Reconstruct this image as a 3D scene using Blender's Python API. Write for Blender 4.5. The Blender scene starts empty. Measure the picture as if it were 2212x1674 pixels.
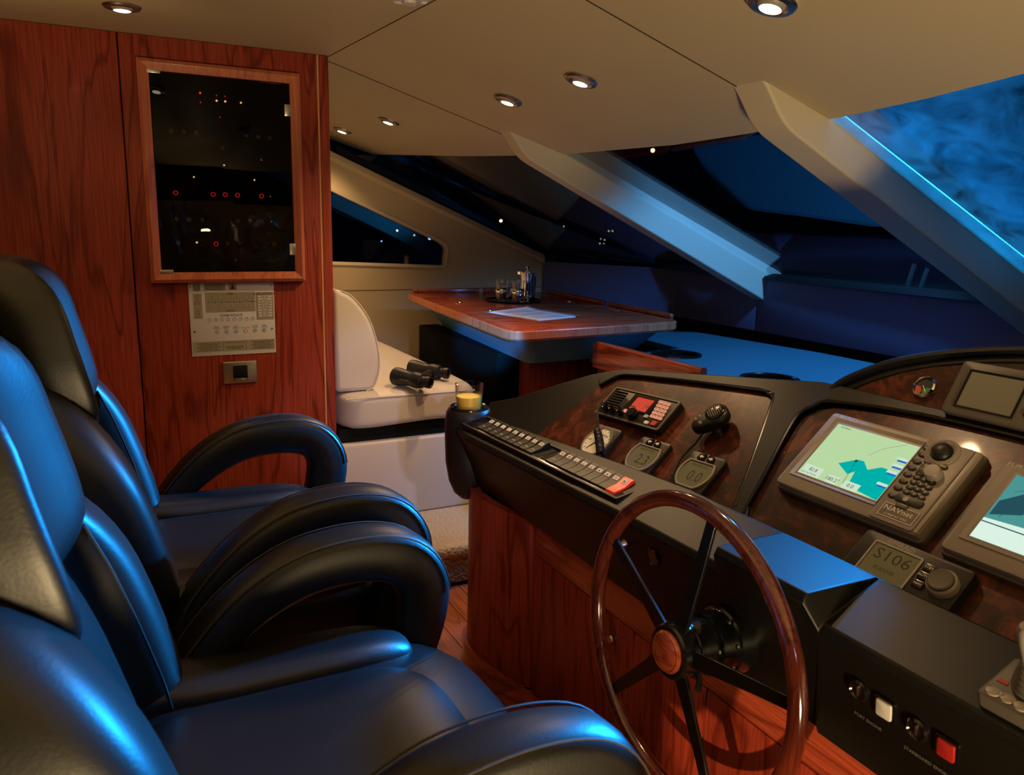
import bpy, bmesh, math, random
from mathutils import Vector as V, Matrix
random.seed(7)
C = bpy.context.scene.collection
PI = math.pi
CZ = 1.38                                   # eye height; all numbers below are metres relative to the eye, lifted by CZ at the end
# boat axes: +X towards the bow, +Y to port, +Z up
# ---------------------------------------------------------------- camera
FPX, W, H = 1726.38, 2212, 1674
YAW, PITCH, ROLL = math.radians(27.431), math.radians(-11.861), math.radians(1.3624)
F = V((math.sin(YAW)*math.cos(PITCH), math.cos(YAW)*math.cos(PITCH), math.sin(PITCH)))
_r = F.cross(V((0, 0, 1))).normalized(); _u = _r.cross(F)
RT = _r*math.cos(ROLL) + _u*math.sin(ROLL); UP = -_r*math.sin(ROLL) + _u*math.cos(ROLL)
cam = bpy.data.cameras.new('camera'); camo = bpy.data.objects.new('camera', cam); C.objects.link(camo)
cam.sensor_fit = 'HORIZONTAL'; cam.sensor_width = 36; cam.lens = 36*FPX/W
cam.clip_start = .02; cam.clip_end = 2000
camo.matrix_world = Matrix((( RT.x, UP.x, -F.x, 0), (RT.y, UP.y, -F.y, 0), (RT.z, UP.z, -F.z, CZ), (0, 0, 0, 1)))
cam.dof.use_dof = True; cam.dof.focus_distance = 2.1; cam.dof.aperture_fstop = 9
bpy.context.scene.camera = camo
vs = bpy.context.scene.view_settings
vs.view_transform = 'Standard'; vs.look = 'None'; vs.gamma = 1; vs.use_curve_mapping = False
vs.exposure = 0.0
# ---------------------------------------------------------------- world and large lights
wd = bpy.data.worlds.new('night'); bpy.context.scene.world = wd; wd.use_nodes = True
wd.node_tree.nodes['Background'].inputs[0].default_value = (.08, .18, .5, 1)
wd.node_tree.nodes['Background'].inputs[1].default_value = .002
def lamp(name, kind, loc, target, energy, color, size=.1, cone=60, blend=.3):
    d = bpy.data.lights.new(name, kind); o = bpy.data.objects.new(name, d); C.objects.link(o)
    o.location = V(loc) + V((0, 0, CZ)); d.energy = energy; d.color = color
    if kind == 'SPOT': d.spot_size = math.radians(cone); d.spot_blend = blend; d.shadow_soft_size = size
    elif kind == 'POINT': d.shadow_soft_size = size
    if target is not None: o.rotation_euler = (V(target) - V(loc)).to_track_quat('-Z', 'Y').to_euler()
    return o
BLUE = (.012, .36, 1.0)
# bow floodlight first, saloon lamp last; every lamp between them is an added fill
lamp('bow_floodlight', 'SPOT', (5.0, 1.95, 1.0), (.10, 1.15, -.35), 10500, BLUE, .10, 27, .4)
lamp('pod_fill_spot', 'SPOT', (3.4, 2.2, 1.6), (1.04, .93, -.55), 1500, BLUE, .04, 6.2, .35)  # added unseen blue spot for the top of the steering pod
lamp('pane_haze_spot', 'SPOT', (4.5, 2.7, .9), (1.74, .45, .24), 520, BLUE, .10, 15, .8)  # added unseen spot that makes the haze on the starboard pane show blue
lamp('dash_fill_spot', 'SPOT', (2.75, 1.82, .75), (2.60, 2.62, -.45), 250, (.13, .44, 1.0), .06, 74, .5)  # added blue spot over the centre pane for post, dash and navy panels
lamp('settee_fill_spot', 'SPOT', (.30, -1.6, .20), (1.02, 3.0, -.88), 130, (.62, .58, 1.0), .05, 13, .4)  # added unseen lavender spot on the end of the settee
lamp('skirt_fill_spot', 'SPOT', (-.6, -1.4, .30), (1.485, 3.12, -.520), 5000, (.03, .36, 1.0), .03, 3.6, .5)  # added unseen narrow beam that turns the table skirt blue
lamp('seat_fill_spot', 'SPOT', (3.4, 2.0, 1.35), (.50, 1.06, -.66), 1300, BLUE, .05, 5.5, .5)  # added unseen steep spot for the front edge of the chair seat
lamp('ceiling_fill', 'SPOT', (.30, -1.0, -1.05), (.75, -.2, 1), 240, (1.0, .72, .36), .15, 140, .6)  # added unseen upward fill to brighten the ceiling
lamp('ceiling_fill_aft', 'SPOT', (-.8, 1.05, -1.25), (-.5, 1.4, 1), 165, (1.0, .70, .36), .15, 76, .7)  # second added upward fill, for the ceiling near the wood wall
lamp('saloon_lamp', 'SPOT', (-1.6, -.9, -.35), (1.0, .83, -1.03), 420, (1.0, .56, .27), .03, 11, .5)

# ---------------------------------------------------------------- pixel -> direction helpers
def ray(q): return F + RT*((q[0] - W/2)/FPX) - UP*((q[1] - H/2)/FPX)
def on(q, ax, val):
    d = ray(q); i = 'xyz'.index(ax); return d*(val/d[i])
def frame(o, ex, ey, ez=None):
    ex = V(ex).normalized(); ey = V(ey); ey = (ey - ex*ey.dot(ex)).normalized(); ez = ex.cross(ey)
    return Matrix(((ex.x, ey.x, ez.x, o[0]), (ex.y, ey.y, ez.y, o[1]), (ex.z, ey.z, ez.z, o[2]), (0, 0, 0, 1)))
def uv(q, fr, w=0):                       # where the sight line of a pixel meets the plane w of a frame
    n = fr.col[2].to_3d(); o = fr.col[3].to_3d() + n*w; d = ray(q); p = d*(o.dot(n)/d.dot(n)) - fr.col[3].to_3d()
    return V((p.dot(fr.col[0].to_3d()), p.dot(fr.col[1].to_3d())))
def zm(x0, y0, s): return lambda x, y: (x0 + x/s, y0 + y/s)
z1, z4, z5 = zm(1000, 880, 5.53), zm(1220, 1020, 2.56), zm(1700, 1120, 3.0215)
z6, z7, z8, zf = zm(300, 130, 3.416), zm(940, 780, 2.989), zm(1580, 740, 2.7896), zm(380, 590, 5.821)
def T(x=0, y=0, z=0): return Matrix.Translation((x, y, z))
def RZ(a): return Matrix.Rotation(a, 4, 'Z')
def RX(a): return Matrix.Rotation(a, 4, 'X')
def RY(a): return Matrix.Rotation(a, 4, 'Y')
I4 = Matrix.Identity(4)

# ---------------------------------------------------------------- materials
def _m(name):
    m = bpy.data.materials.new(name); m.use_nodes = True; nt = m.node_tree
    return m, nt, nt.nodes['Principled BSDF']
def mat(name, col, rough=.5, metal=0, spec=.5, bump=0, bscale=200, coat=0, emit=None, estr=0, var=0, vscale=6, sheen=0):
    m, nt, b = _m(name); N, L = nt.nodes, nt.links
    b.inputs['Base Color'].default_value = (*col, 1); b.inputs['Roughness'].default_value = rough
    b.inputs['Metallic'].default_value = metal; b.inputs['Specular IOR Level'].default_value = spec
    b.inputs['Coat Weight'].default_value = coat; b.inputs['Coat Roughness'].default_value = .08
    b.inputs['Sheen Weight'].default_value = sheen
    if emit: b.inputs['Emission Color'].default_value = (*emit, 1); b.inputs['Emission Strength'].default_value = estr
    if bump or var:
        tc = N.new('ShaderNodeTexCoord')
    if bump:
        n = N.new('ShaderNodeTexNoise'); n.inputs['Scale'].default_value = bscale; n.inputs['Detail'].default_value = 4
        bp = N.new('ShaderNodeBump'); bp.inputs['Strength'].default_value = bump; bp.inputs['Distance'].default_value = .002
        L.new(tc.outputs['Object'], n.inputs['Vector']); L.new(n.outputs[0], bp.inputs['Height']); L.new(bp.outputs[0], b.inputs['Normal'])
    if var:
        n = N.new('ShaderNodeTexNoise'); n.inputs['Scale'].default_value = vscale; n.inputs['Detail'].default_value = 5
        mx = N.new('ShaderNodeMix'); mx.data_type = 'RGBA'
        mx.inputs[6].default_value = (*[c*(1-var) for c in col], 1); mx.inputs[7].default_value = (*[min(1, c*(1+var)) for c in col], 1)
        L.new(tc.outputs['Object'], n.inputs['Vector']); L.new(n.outputs[0], mx.inputs[0]); L.new(mx.outputs[2], b.inputs['Base Color'])
    return m
def wood(name, dark, light, grain='z', rough=.32, coat=.25, scale=1.0, spec=.5):
    m, nt, b = _m(name); N, L = nt.nodes, nt.links
    tc = N.new('ShaderNodeTexCoord'); mp = N.new('ShaderNodeMapping'); mp2 = N.new('ShaderNodeMapping')
    s = [7*scale]*3; s2 = [170*scale]*3; i = 'xyz'.index(grain); s[i] = .9*scale; s2[i] = 5*scale
    mp.inputs['Scale'].default_value = s; mp2.inputs['Scale'].default_value = s2
    L.new(tc.outputs['Object'], mp.inputs[0]); L.new(tc.outputs['Object'], mp2.inputs[0])
    n1 = N.new('ShaderNodeTexNoise'); n1.inputs['Scale'].default_value = 1.0; n1.inputs['Detail'].default_value = 3; n1.inputs['Distortion'].default_value = .7
    L.new(mp.outputs[0], n1.inputs['Vector'])
    w = N.new('ShaderNodeMath'); w.operation = 'MULTIPLY'; w.inputs[1].default_value = 13; L.new(n1.outputs[0], w.inputs[0])
    fr = N.new('ShaderNodeMath'); fr.operation = 'PINGPONG'; fr.inputs[1].default_value = 1; L.new(w.outputs[0], fr.inputs[0])
    rp = N.new('ShaderNodeMapRange'); rp.inputs[1].default_value = 0; rp.inputs[2].default_value = .35; rp.inputs[3].default_value = .35; rp.inputs[4].default_value = 1
    L.new(fr.outputs[0], rp.inputs[0])
    n2 = N.new('ShaderNodeTexNoise'); n2.inputs['Scale'].default_value = 1.0; n2.inputs['Detail'].default_value = 4; L.new(mp2.outputs[0], n2.inputs['Vector'])
    mu = N.new('ShaderNodeMath'); mu.operation = 'MULTIPLY'; L.new(rp.outputs[0], mu.inputs[0]); L.new(n2.outputs[0], mu.inputs[1])
    ms = N.new('ShaderNodeMapRange'); ms.inputs[1].default_value = .12; ms.inputs[2].default_value = .68; L.new(mu.outputs[0], ms.inputs[0])
    mx = N.new('ShaderNodeMix'); mx.data_type = 'RGBA'; mx.inputs[6].default_value = (*dark, 1); mx.inputs[7].default_value = (*light, 1)
    L.new(ms.outputs[0], mx.inputs[0]); L.new(mx.outputs[2], b.inputs['Base Color'])
    b.inputs['Roughness'].default_value = rough; b.inputs['Coat Weight'].default_value = coat; b.inputs['Coat Roughness'].default_value = .12; b.inputs['Specular IOR Level'].default_value = spec
    return m
def burl(name):
    m, nt, b = _m(name); N, L = nt.nodes, nt.links
    tc = N.new('ShaderNodeTexCoord'); n1 = N.new('ShaderNodeTexNoise'); n1.inputs['Scale'].default_value = 15; n1.inputs['Detail'].default_value = 9
    n1.inputs['Roughness'].default_value = .68; n1.inputs['Distortion'].default_value = 1.6
    n2 = N.new('ShaderNodeTexNoise'); n2.inputs['Scale'].default_value = 5; n2.inputs['Detail'].default_value = 3
    L.new(tc.outputs['Object'], n1.inputs[0]); L.new(tc.outputs['Object'], n2.inputs[0])
    ad = N.new('ShaderNodeMath'); ad.operation = 'MULTIPLY_ADD'; ad.inputs[1].default_value = .45; L.new(n2.outputs[0], ad.inputs[0]); L.new(n1.outputs[0], ad.inputs[2])
    cr = N.new('ShaderNodeValToRGB'); e = cr.color_ramp.elements
    e[0].position = .57; e[0].color = (.012, .003, .0015, 1); e[1].position = .96; e[1].color = (.17, .036, .014, 1)
    k = e.new(.74); k.color = (.040, .009, .004, 1)
    L.new(ad.outputs[0], cr.inputs[0]); L.new(cr.outputs[0], b.inputs['Base Color'])
    b.inputs['Roughness'].default_value = .34; b.inputs['Coat Weight'].default_value = .12; b.inputs['Coat Roughness'].default_value = .06; b.inputs['Specular IOR Level'].default_value = .3
    return m
def pane(name, tint=.85, haze=0.0, refl=1.0, tcol=(.86, .94, 1), power=4.5):
    m = bpy.data.materials.new(name); m.use_nodes = True; nt = m.node_tree; N, L = nt.nodes, nt.links
    out = N['Material Output']; N.remove(N['Principled BSDF'])
    t = N.new('ShaderNodeBsdfTransparent'); t.inputs[0].default_value = (*[tint*c for c in tcol], 1)
    g = N.new('ShaderNodeBsdfGlossy'); g.inputs['Roughness'].default_value = .0; g.inputs[0].default_value = (refl, refl, refl, 1)
    lw = N.new('ShaderNodeLayerWeight'); lw.inputs[0].default_value = .5                # Schlick reflectance, the same from both sides of the pane
    pw_ = N.new('ShaderNodeMath'); pw_.operation = 'POWER'; pw_.inputs[1].default_value = power; L.new(lw.outputs['Facing'], pw_.inputs[0])
    f = N.new('ShaderNodeMath'); f.operation = 'MULTIPLY_ADD'; f.inputs[1].default_value = .9; f.inputs[2].default_value = .045; L.new(pw_.outputs[0], f.inputs[0])
    mx = N.new('ShaderNodeMixShader'); L.new(f.outputs[0], mx.inputs[0]); L.new(t.outputs[0], mx.inputs[1]); L.new(g.outputs[0], mx.inputs[2])
    last = mx
    if haze:  # pale scatter layer standing in for the dash reflected in the pane
        tr = N.new('ShaderNodeBsdfTranslucent'); tr.inputs[0].default_value = (.7, .75, .8, 1)
        df = N.new('ShaderNodeBsdfDiffuse'); df.inputs[0].default_value = (.5, .55, .6, 1)
        md = N.new('ShaderNodeMixShader'); md.inputs[0].default_value = .3; L.new(tr.outputs[0], md.inputs[1]); L.new(df.outputs[0], md.inputs[2])
        tc = N.new('ShaderNodeTexCoord'); n = N.new('ShaderNodeTexNoise'); n.inputs['Scale'].default_value = 9; n.inputs['Detail'].default_value = 11; n.inputs['Roughness'].default_value = .65; n.inputs['Distortion'].default_value = 1.2
        L.new(tc.outputs['Object'], n.inputs[0])
        mr = N.new('ShaderNodeMapRange'); mr.inputs[1].default_value = .35; mr.inputs[2].default_value = .8; mr.inputs[3].default_value = haze*.15; mr.inputs[4].default_value = haze*1.6; L.new(n.outputs[0], mr.inputs[0])
        m2 = N.new('ShaderNodeMixShader'); L.new(mr.outputs[0], m2.inputs[0]); L.new(mx.outputs[0], m2.inputs[1]); L.new(md.outputs[0], m2.inputs[2]); last = m2
    L.new(last.outputs[0], out.inputs[0])
    return m
def glow(name, col, s):
    m = bpy.data.materials.new(name); m.use_nodes = True; nt = m.node_tree; nt.nodes.remove(nt.nodes['Principled BSDF'])
    e = nt.nodes.new('ShaderNodeEmission'); e.inputs[0].default_value = (*col, 1); e.inputs[1].default_value = s
    nt.links.new(e.outputs[0], nt.nodes['Material Output'].inputs[0]); return m
def carpetm(name, col):
    m, nt, b = _m(name); N, L = nt.nodes, nt.links
    tc = N.new('ShaderNodeTexCoord'); v = N.new('ShaderNodeTexVoronoi'); v.inputs['Scale'].default_value = 75
    L.new(tc.outputs['Object'], v.inputs['Vector'])
    bp = N.new('ShaderNodeBump'); bp.invert = True; bp.inputs['Strength'].default_value = .9; bp.inputs['Distance'].default_value = .006
    L.new(v.outputs[0], bp.inputs['Height']); L.new(bp.outputs[0], b.inputs['Normal'])
    b.inputs['Base Color'].default_value = (*col, 1); b.inputs['Roughness'].default_value = .95; b.inputs['Specular IOR Level'].default_value = .1
    return m
M = dict(
    cream=mat('cream_vinyl', (.46, .38, .24), .55, spec=.3, bump=.05, bscale=30, var=.06, vscale=2.5),
    creamwall=mat('cream_wall_fabric', (.50, .40, .24), .7, spec=.2, bump=.12, bscale=400),
    mullion=mat('cream_mullion_leather', (.50, .44, .33), .5, spec=.3, bump=.1, bscale=350),
    cherry=wood('cherry_veneer', (.11, .0135, .007), (.34, .054, .027), 'z', .42, .02, 1.0, .22),
    cherryx=wood('cherry_lengthwise', (.12, .018, .008), (.40, .085, .036), 'x', .22, .5),
    cherryy=wood('cherry_crosswise', (.12, .018, .008), (.40, .080, .034), 'y', .22, .5),
    frame=wood('cherry_frame', (.32, .075, .034), (.55, .16, .075), 'z', .3, .3),
    inlay=mat('pale_inlay', (.55, .24, .09), .4),
    mahog=wood('varnished_mahogany', (.030, .005, .003), (.095, .017, .008), 'z', .12, .9, 1.6),
    mahogcap=wood('varnished_hub_cap', (.20, .03, .012), (.42, .085, .035), 'y', .12, .9, 3.0),
    burl=burl('walnut_burl'),
    black=mat('black_textured_plastic', (.011, .010, .009), .42, spec=.4, bump=.12, bscale=900),
    spoke=mat('satin_black_spoke', (.004, .004, .004), .30, spec=.35),
    blackg=mat('black_gloss_metal', (.006, .006, .006), .16, spec=.6),
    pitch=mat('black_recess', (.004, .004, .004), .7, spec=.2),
    tableshade=mat('black_table_shade', (.003, .003, .003), .8, spec=.08),  # black that stands in for shade below the table
    fascia=mat('black_console_skin', (.0065, .006, .0045), .42, spec=.26, bump=.10, bscale=900),
    leather=mat('black_leather', (.0014, .0013, .0012), .43, spec=.55, bump=.10, bscale=260),
    stitch=mat('dark_stitching', (.03, .025, .018), .7),
    navy=mat('navy_suede', (.10, .105, .19), .75, spec=.15, bump=.15, bscale=500),
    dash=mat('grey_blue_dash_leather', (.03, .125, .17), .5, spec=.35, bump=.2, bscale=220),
    skirt=mat('slate_table_skirt', (.06, .15, .22), .42, spec=.4),
    white=mat('off_white_leather', (.60, .55, .50), .5, spec=.35, bump=.1, bscale=150),
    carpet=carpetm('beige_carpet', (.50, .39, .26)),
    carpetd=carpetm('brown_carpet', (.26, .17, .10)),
    plank=wood('floor_plank', (.20, .05, .02), (.42, .125, .052), 'y', .3, .3),
    grey=mat('warm_grey_plastic', (.27, .24, .22), .42, spec=.4, bump=.05, bscale=900),
    greyd=mat('dark_grey_plastic', (.10, .088, .074), .45, spec=.4),
    greyl=mat('light_grey_plastic', (.33, .30, .27), .4),
    alu=mat('brushed_aluminium', (.50, .46, .40), .32, metal=.9),
    chrome=mat('polished_chrome', (.85, .85, .85), .06, metal=1),
    steel=mat('satin_steel', (.45, .43, .40), .3, metal=1),
    plate=mat('grey_panel_plate', (.60, .62, .64), .5),
    olive=mat('olive_grey_print', (.30, .285, .21), .5),
    ink=mat('black_ink', (.012, .012, .012), .6),
    inkb=mat('blue_ink', (.10, .22, .5), .6),
    inkr=mat('red_ink', (.5, .06, .04), .6),
    print=mat('white_print', (.75, .72, .66), .6),
    printd=mat('grey_print', (.22, .21, .19), .6),
    lightblue=mat('pale_blue_button', (.34, .44, .58), .5),
    red=mat('red_switch', (.75, .03, .02), .35, spec=.5, emit=(1, .05, .03), estr=.12),
    redbtn=mat('red_button', (.42, .02, .02), .4),
    whitebtn=mat('white_button', (.75, .74, .72), .4),
    lcdgrey=mat('grey_lcd', (.16, .175, .12), .25),
    lcdoff=mat('unlit_screen', (.17, .165, .13), .3),
    dial=mat('white_dial', (.72, .68, .60), .5),
    green=mat('green_mark', (.03, .25, .08), .5),
    teal=glow('chart_sea', (.0, .50, .46), .85),
    chart=glow('chart_land', (.56, .80, .42), .85),
    chartw=glow('chart_white', (.75, .95, .72), .8),
    chartb=glow('chart_blue', (.02, .16, .75), .8),
    radar1=glow('radar_pale', (.74, .93, .80), .95),
    radar2=glow('radar_teal', (.10, .42, .40), .7),
    radar3=glow('radar_dark', (.03, .13, .17), .6),
    lcdred=glow('red_lcd', (.80, .085, .045), .75),
    keyred=glow('backlit_key', (.95, .36, .20), .7),
    ledred=glow('red_led', (1, .03, .02), 3.0), ledredd=glow('dim_red_led', (.9, .02, .02), 1.2), ledwarm=glow('warm_led', (1, .72, .38), 2.2), ledwarmd=glow('dim_warm_led', (1, .7, .35), .45),
    bulb=glow('halogen_lens', (1, .80, .56), 14),
    harbour=glow('harbour_lamp', (1, .60, .28), 6), harbourb=glow('harbour_lamp_blue', (.25, .5, 1), 3), harbourd=glow('harbour_lamp_dim', (.9, .8, .45), 1.2),
    glass=pane('window_glass', .85), hazed=pane('hazed_window_glass', .85, .022), smoked=pane('smoked_glass', .6, 0, .30, (1, .9, .8)),
    tumbler=pane('drinking_glass', .95, 0, 1.0, (1, 1, 1), 2.2),
    juice=mat('yellow_juice', (.90, .62, .10), .35),
    coffee=mat('black_coffee', (.01, .004, .002), .1),
    paper=mat('newsprint', (.62, .62, .64), .7),
    wallglow=mat('smoke_white', (.55, .5, .5), .5),
    deck=mat('grey_deck', (.12, .13, .15), .6),
)
# ---------------------------------------------------------------- mesh builder
_txt = {}
def textmesh(s):
    if s not in _txt:
        c = bpy.data.curves.new('t', 'FONT'); c.body = s; c.align_x = 'CENTER'; c.align_y = 'CENTER'; c.resolution_u = 2
        o = bpy.data.objects.new('t', c); me = bpy.data.meshes.new_from_object(o)
        _txt[s] = ([v.co.copy() for v in me.vertices], [tuple(p.vertices) for p in me.polygons])
        bpy.data.objects.remove(o); bpy.data.meshes.remove(me); bpy.data.curves.remove(c)
    return _txt[s]
def circ(r, n=24, cx=0, cy=0, ry=None):
    return [(cx + r*math.cos(2*PI*i/n), cy + (ry or r)*math.sin(2*PI*i/n)) for i in range(n)]
def rpoly(pts, r, seg=4):                   # polygon with rounded corners (r one value or one per corner)
    n = len(pts); out = []
    for i in range(n):
        p, a, b = V(pts[i][:2]), V(pts[i-1][:2]), V(pts[(i+1) % n][:2]); rr = r[i] if isinstance(r, (list, tuple)) else r
        da, db = (a-p), (b-p); rr = min(rr, da.length*.49, db.length*.49)
        if rr < 1e-5: out += [tuple(p)]*(seg+1); continue
        q0, q1 = p + da.normalized()*rr, p + db.normalized()*rr
        for k in range(seg+1):
            t = k/seg; out.append(tuple(q0*(1-t)**2 + p*2*t*(1-t) + q1*t*t))
    return out
def rect(x0, y0, x1, y1): return [(x0, y0), (x1, y0), (x1, y1), (x0, y1)]
def shrink(poly, d):
    n = len(poly); out = []; A = sum(poly[i-1][0]*poly[i][1] - poly[i][0]*poly[i-1][1] for i in range(n)); sg = 1 if A > 0 else -1
    for i in range(n):
        a, p, b = V(poly[i-1]), V(poly[i]), V(poly[(i+1) % n]); t1, t2 = (p-a), (b-p)
        if t1.length < 1e-7: t1 = t2
        if t2.length < 1e-7: t2 = t1
        t1.normalize(); t2.normalize(); n1 = V((-t1.y, t1.x)); n2 = V((-t2.y, t2.x)); m = n1 + n2
        k = m.length_squared
        m = m*(2/k) if k > .3 else n1
        out.append(tuple(p + m*d*sg))
    return out
class G:
    def __init__(s): s.v = []; s.f = []
    def add(s, vs_, fs, fr=I4):
        b = len(s.v); s.v += [fr @ V(v) for v in vs_]; s.f += [tuple(i+b for i in f) for f in fs]; return s
    def box(s, a, b, fr=I4):
        x0, y0, z0 = a; x1, y1, z1_ = b
        return s.add([(x0,y0,z0),(x1,y0,z0),(x1,y1,z0),(x0,y1,z0),(x0,y0,z1_),(x1,y0,z1_),(x1,y1,z1_),(x0,y1,z1_)],
                     [(0,3,2,1),(4,5,6,7),(0,1,5,4),(1,2,6,5),(2,3,7,6),(3,0,4,7)], fr)
    def rbox(s, a, b, r, fr=I4, seg=2):
        bm = bmesh.new(); bmesh.ops.create_cube(bm, size=1)
        for v in bm.verts: v.co = V([(a[i]+b[i])/2 + v.co[i]*(b[i]-a[i]) for i in range(3)])
        bmesh.ops.bevel(bm, geom=bm.edges[:], offset=r, segments=seg, profile=.5, affect='EDGES', clamp_overlap=True)
        return s.bm(bm, fr)
    def bm(s, bm, fr=I4):
        bm.verts.ensure_lookup_table(); bm.verts.index_update()
        s.add([v.co.copy() for v in bm.verts], [tuple(v.index for v in f.verts) for f in bm.faces], fr); bm.free(); return s
    def prism(s, poly, h0, h1, fr=I4, bev=0):
        n = len(poly); rings = [(poly, h0), (poly, h1 - bev)] if bev else [(poly, h0), (poly, h1)]
        if bev: rings += [(shrink(poly, bev*.3), h1 - bev*.3), (shrink(poly, bev), h1)]
        vv = [(x, y, h) for p, h in rings for x, y in p]; ff = [tuple(reversed(range(n)))]
        A = sum(poly[i-1][0]*poly[i][1] - poly[i][0]*poly[i-1][1] for i in range(n))
        for k in range(len(rings)-1):
            for i in range(n):
                j = (i+1) % n; ff.append((k*n+i, k*n+j, (k+1)*n+j, (k+1)*n+i))
        ff.append(tuple(range((len(rings)-1)*n, len(rings)*n)))
        if A < 0: ff = [tuple(reversed(f)) for f in ff]
        return s.add(vv, ff, fr)
    def ring(s, inner, outer, h0, h1, fr=I4, hin=None):
        n = len(inner); hi = h1 if hin is None else hin
        vv = [(x, y, h0) for x, y in outer] + [(x, y, h1) for x, y in outer] + [(x, y, hi) for x, y in inner] + [(x, y, h0) for x, y in inner]
        ff = [(k*n+i, k*n+(i+1) % n, (k+1) % 4*n+(i+1) % n, (k+1) % 4*n+i) for k in range(4) for i in range(n)]
        return s.add(vv, ff, fr)
    def plate(s, outer, holes, h0, h1, fr=I4):
        bm = bmesh.new()
        for lp in [outer] + holes:
            vv = [bm.verts.new((x, y, h0)) for x, y in lp]
            for i in range(len(vv)): bm.edges.new((vv[i-1], vv[i]))
        bmesh.ops.triangle_fill(bm, use_beauty=True, use_dissolve=False, edges=bm.edges[:])
        r = bmesh.ops.extrude_face_region(bm, geom=bm.faces[:])
        for e in r['geom']:
            if isinstance(e, bmesh.types.BMVert): e.co.z = h1
        bmesh.ops.recalc_face_normals(bm, faces=bm.faces[:])
        return s.bm(bm, fr)
    def tube(s, pts, r, n=8, fr=I4, closed=False, flat=None):
        pts = [V(p) for p in pts]; m = len(pts); vv = []; ff = []; prev = None
        for i, p in enumerate(pts):
            if closed: t = pts[(i+1) % m] - pts[i-1]
            else: t = pts[min(i+1, m-1)] - pts[max(i-1, 0)]
            t.normalize()
            if prev is None:
                a = V((0, 1, 0)) if abs(t.y) < .9 else V((1, 0, 0)); x = (a - t*a.dot(t)).normalized()
            else: x = (prev - t*prev.dot(t)).normalized()
            prev = x; y = t.cross(x); rr = r[i] if isinstance(r, (list, tuple)) else r
            ra, rb = (rr if not isinstance(rr, (list, tuple)) else rr)[0:2] if isinstance(rr, (list, tuple)) else (rr, rr)
            for k in range(n):
                a = 2*PI*k/n; ca, sa = math.cos(a), math.sin(a)
                if flat: ca = math.copysign(abs(ca)**flat, ca); sa = math.copysign(abs(sa)**flat, sa)
                vv.append(p + x*ca*ra + y*sa*rb)
        for i in range(m if closed else m-1):
            for k in range(n):
                j = (i+1) % m; ff.append((i*n+k, i*n+(k+1) % n, j*n+(k+1) % n, j*n+k))
        if not closed: ff += [tuple(reversed(range(n))), tuple(range((m-1)*n, m*n))]
        return s.add(vv, ff, fr)
    def lathe(s, prof, n=24, fr=I4):
        vv = []; ff = []; idx = []
        for r, z in prof:
            if r < 1e-6: idx.append([len(vv)]*n); vv.append((0, 0, z))
            else: idx.append([len(vv)+k for k in range(n)]); vv += [(r*math.cos(2*PI*k/n), r*math.sin(2*PI*k/n), z) for k in range(n)]
        for i in range(len(prof)-1):
            for k in range(n):
                j = (k+1) % n; q = [idx[i][k], idx[i][j], idx[i+1][j], idx[i+1][k]]; q2 = []
                for a in q:
                    if a not in q2: q2.append(a)
                if len(q2) > 2: ff.append(tuple(q2))
        return s.add(vv, ff, fr)
    def sell(s, c, size, e=4, n=10, deform=None, fr=I4):     # cushion: super-ellipsoid on a cube grid, then bent
        vv = []; ff = []; key = {}
        def vert(i, j, k):
            if (i, j, k) not in key:
                p = [math.tan((2*t/n-1)*PI/4*.999) for t in (i, j, k)]
                l = (abs(p[0])**e + abs(p[1])**e + abs(p[2])**e)**(1/e)
                q = V([p[a]/l*size[a]/2 + c[a] for a in range(3)]); key[(i, j, k)] = len(vv); vv.append(deform(q) if deform else q)
            return key[(i, j, k)]
        for a in range(n):
            for b in range(n):
                for f_ in (lambda i, j: (i, j, 0), lambda i, j: (j, i, n), lambda i, j: (0, i, j), lambda i, j: (n, j, i), lambda i, j: (j, 0, i), lambda i, j: (i, n, j)):
                    ff.append(tuple(reversed([vert(*f_(a, b)), vert(*f_(a+1, b)), vert(*f_(a+1, b+1)), vert(*f_(a, b+1))])))
        return s.add(vv, ff, fr)
    def loft(s, rings, closed=True, caps=True, fr=I4):
        n = len(rings[0]); vv = [p for r in rings for p in r]; ff = []
        for i in range(len(rings)-1):
            for k in range(n if closed else n-1): ff.append((i*n+k, i*n+(k+1) % n, (i+1)*n+(k+1) % n, (i+1)*n+k))
        if caps: ff += [tuple(reversed(range(n))), tuple(range((len(rings)-1)*n, len(rings)*n))]
        return s.add(vv, ff, fr)
    def text(s, t, size, fr=I4, sx=1):
        vv, ff = textmesh(t); return s.add([(v.x*size*sx, v.y*size, 0) for v in vv], ff, fr)
    def mesh(s, name, m, org=V((0, 0, 0)), smooth=35):
        me = bpy.data.meshes.new(name); me.from_pydata([tuple(v - org) for v in s.v], [], s.f)
        bm = bmesh.new(); bm.from_mesh(me); bmesh.ops.remove_doubles(bm, verts=bm.verts[:], dist=1e-6); bmesh.ops.recalc_face_normals(bm, faces=bm.faces[:]); bm.to_mesh(me); bm.free()
        me.materials.append(M[m])
        if smooth: me.shade_smooth(); me.set_sharp_from_angle(angle=math.radians(smooth))
        return me
WL = {}
def link(o, parent=None):
    C.objects.link(o); o.parent = parent; return o
def tag(o, label=None, cat=None, group=None, kind=None):
    for k, v in (('label', label), ('category', cat), ('group', group), ('kind', kind)):
        if v: o[k] = v
    return o
def thing(name, label, cat, loc=(0, 0, 0), group=None):
    o = link(bpy.data.objects.new(name, None)); o.location = loc; o.empty_display_size = .05; WL[o] = V(loc); return tag(o, label, cat, group)
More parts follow.
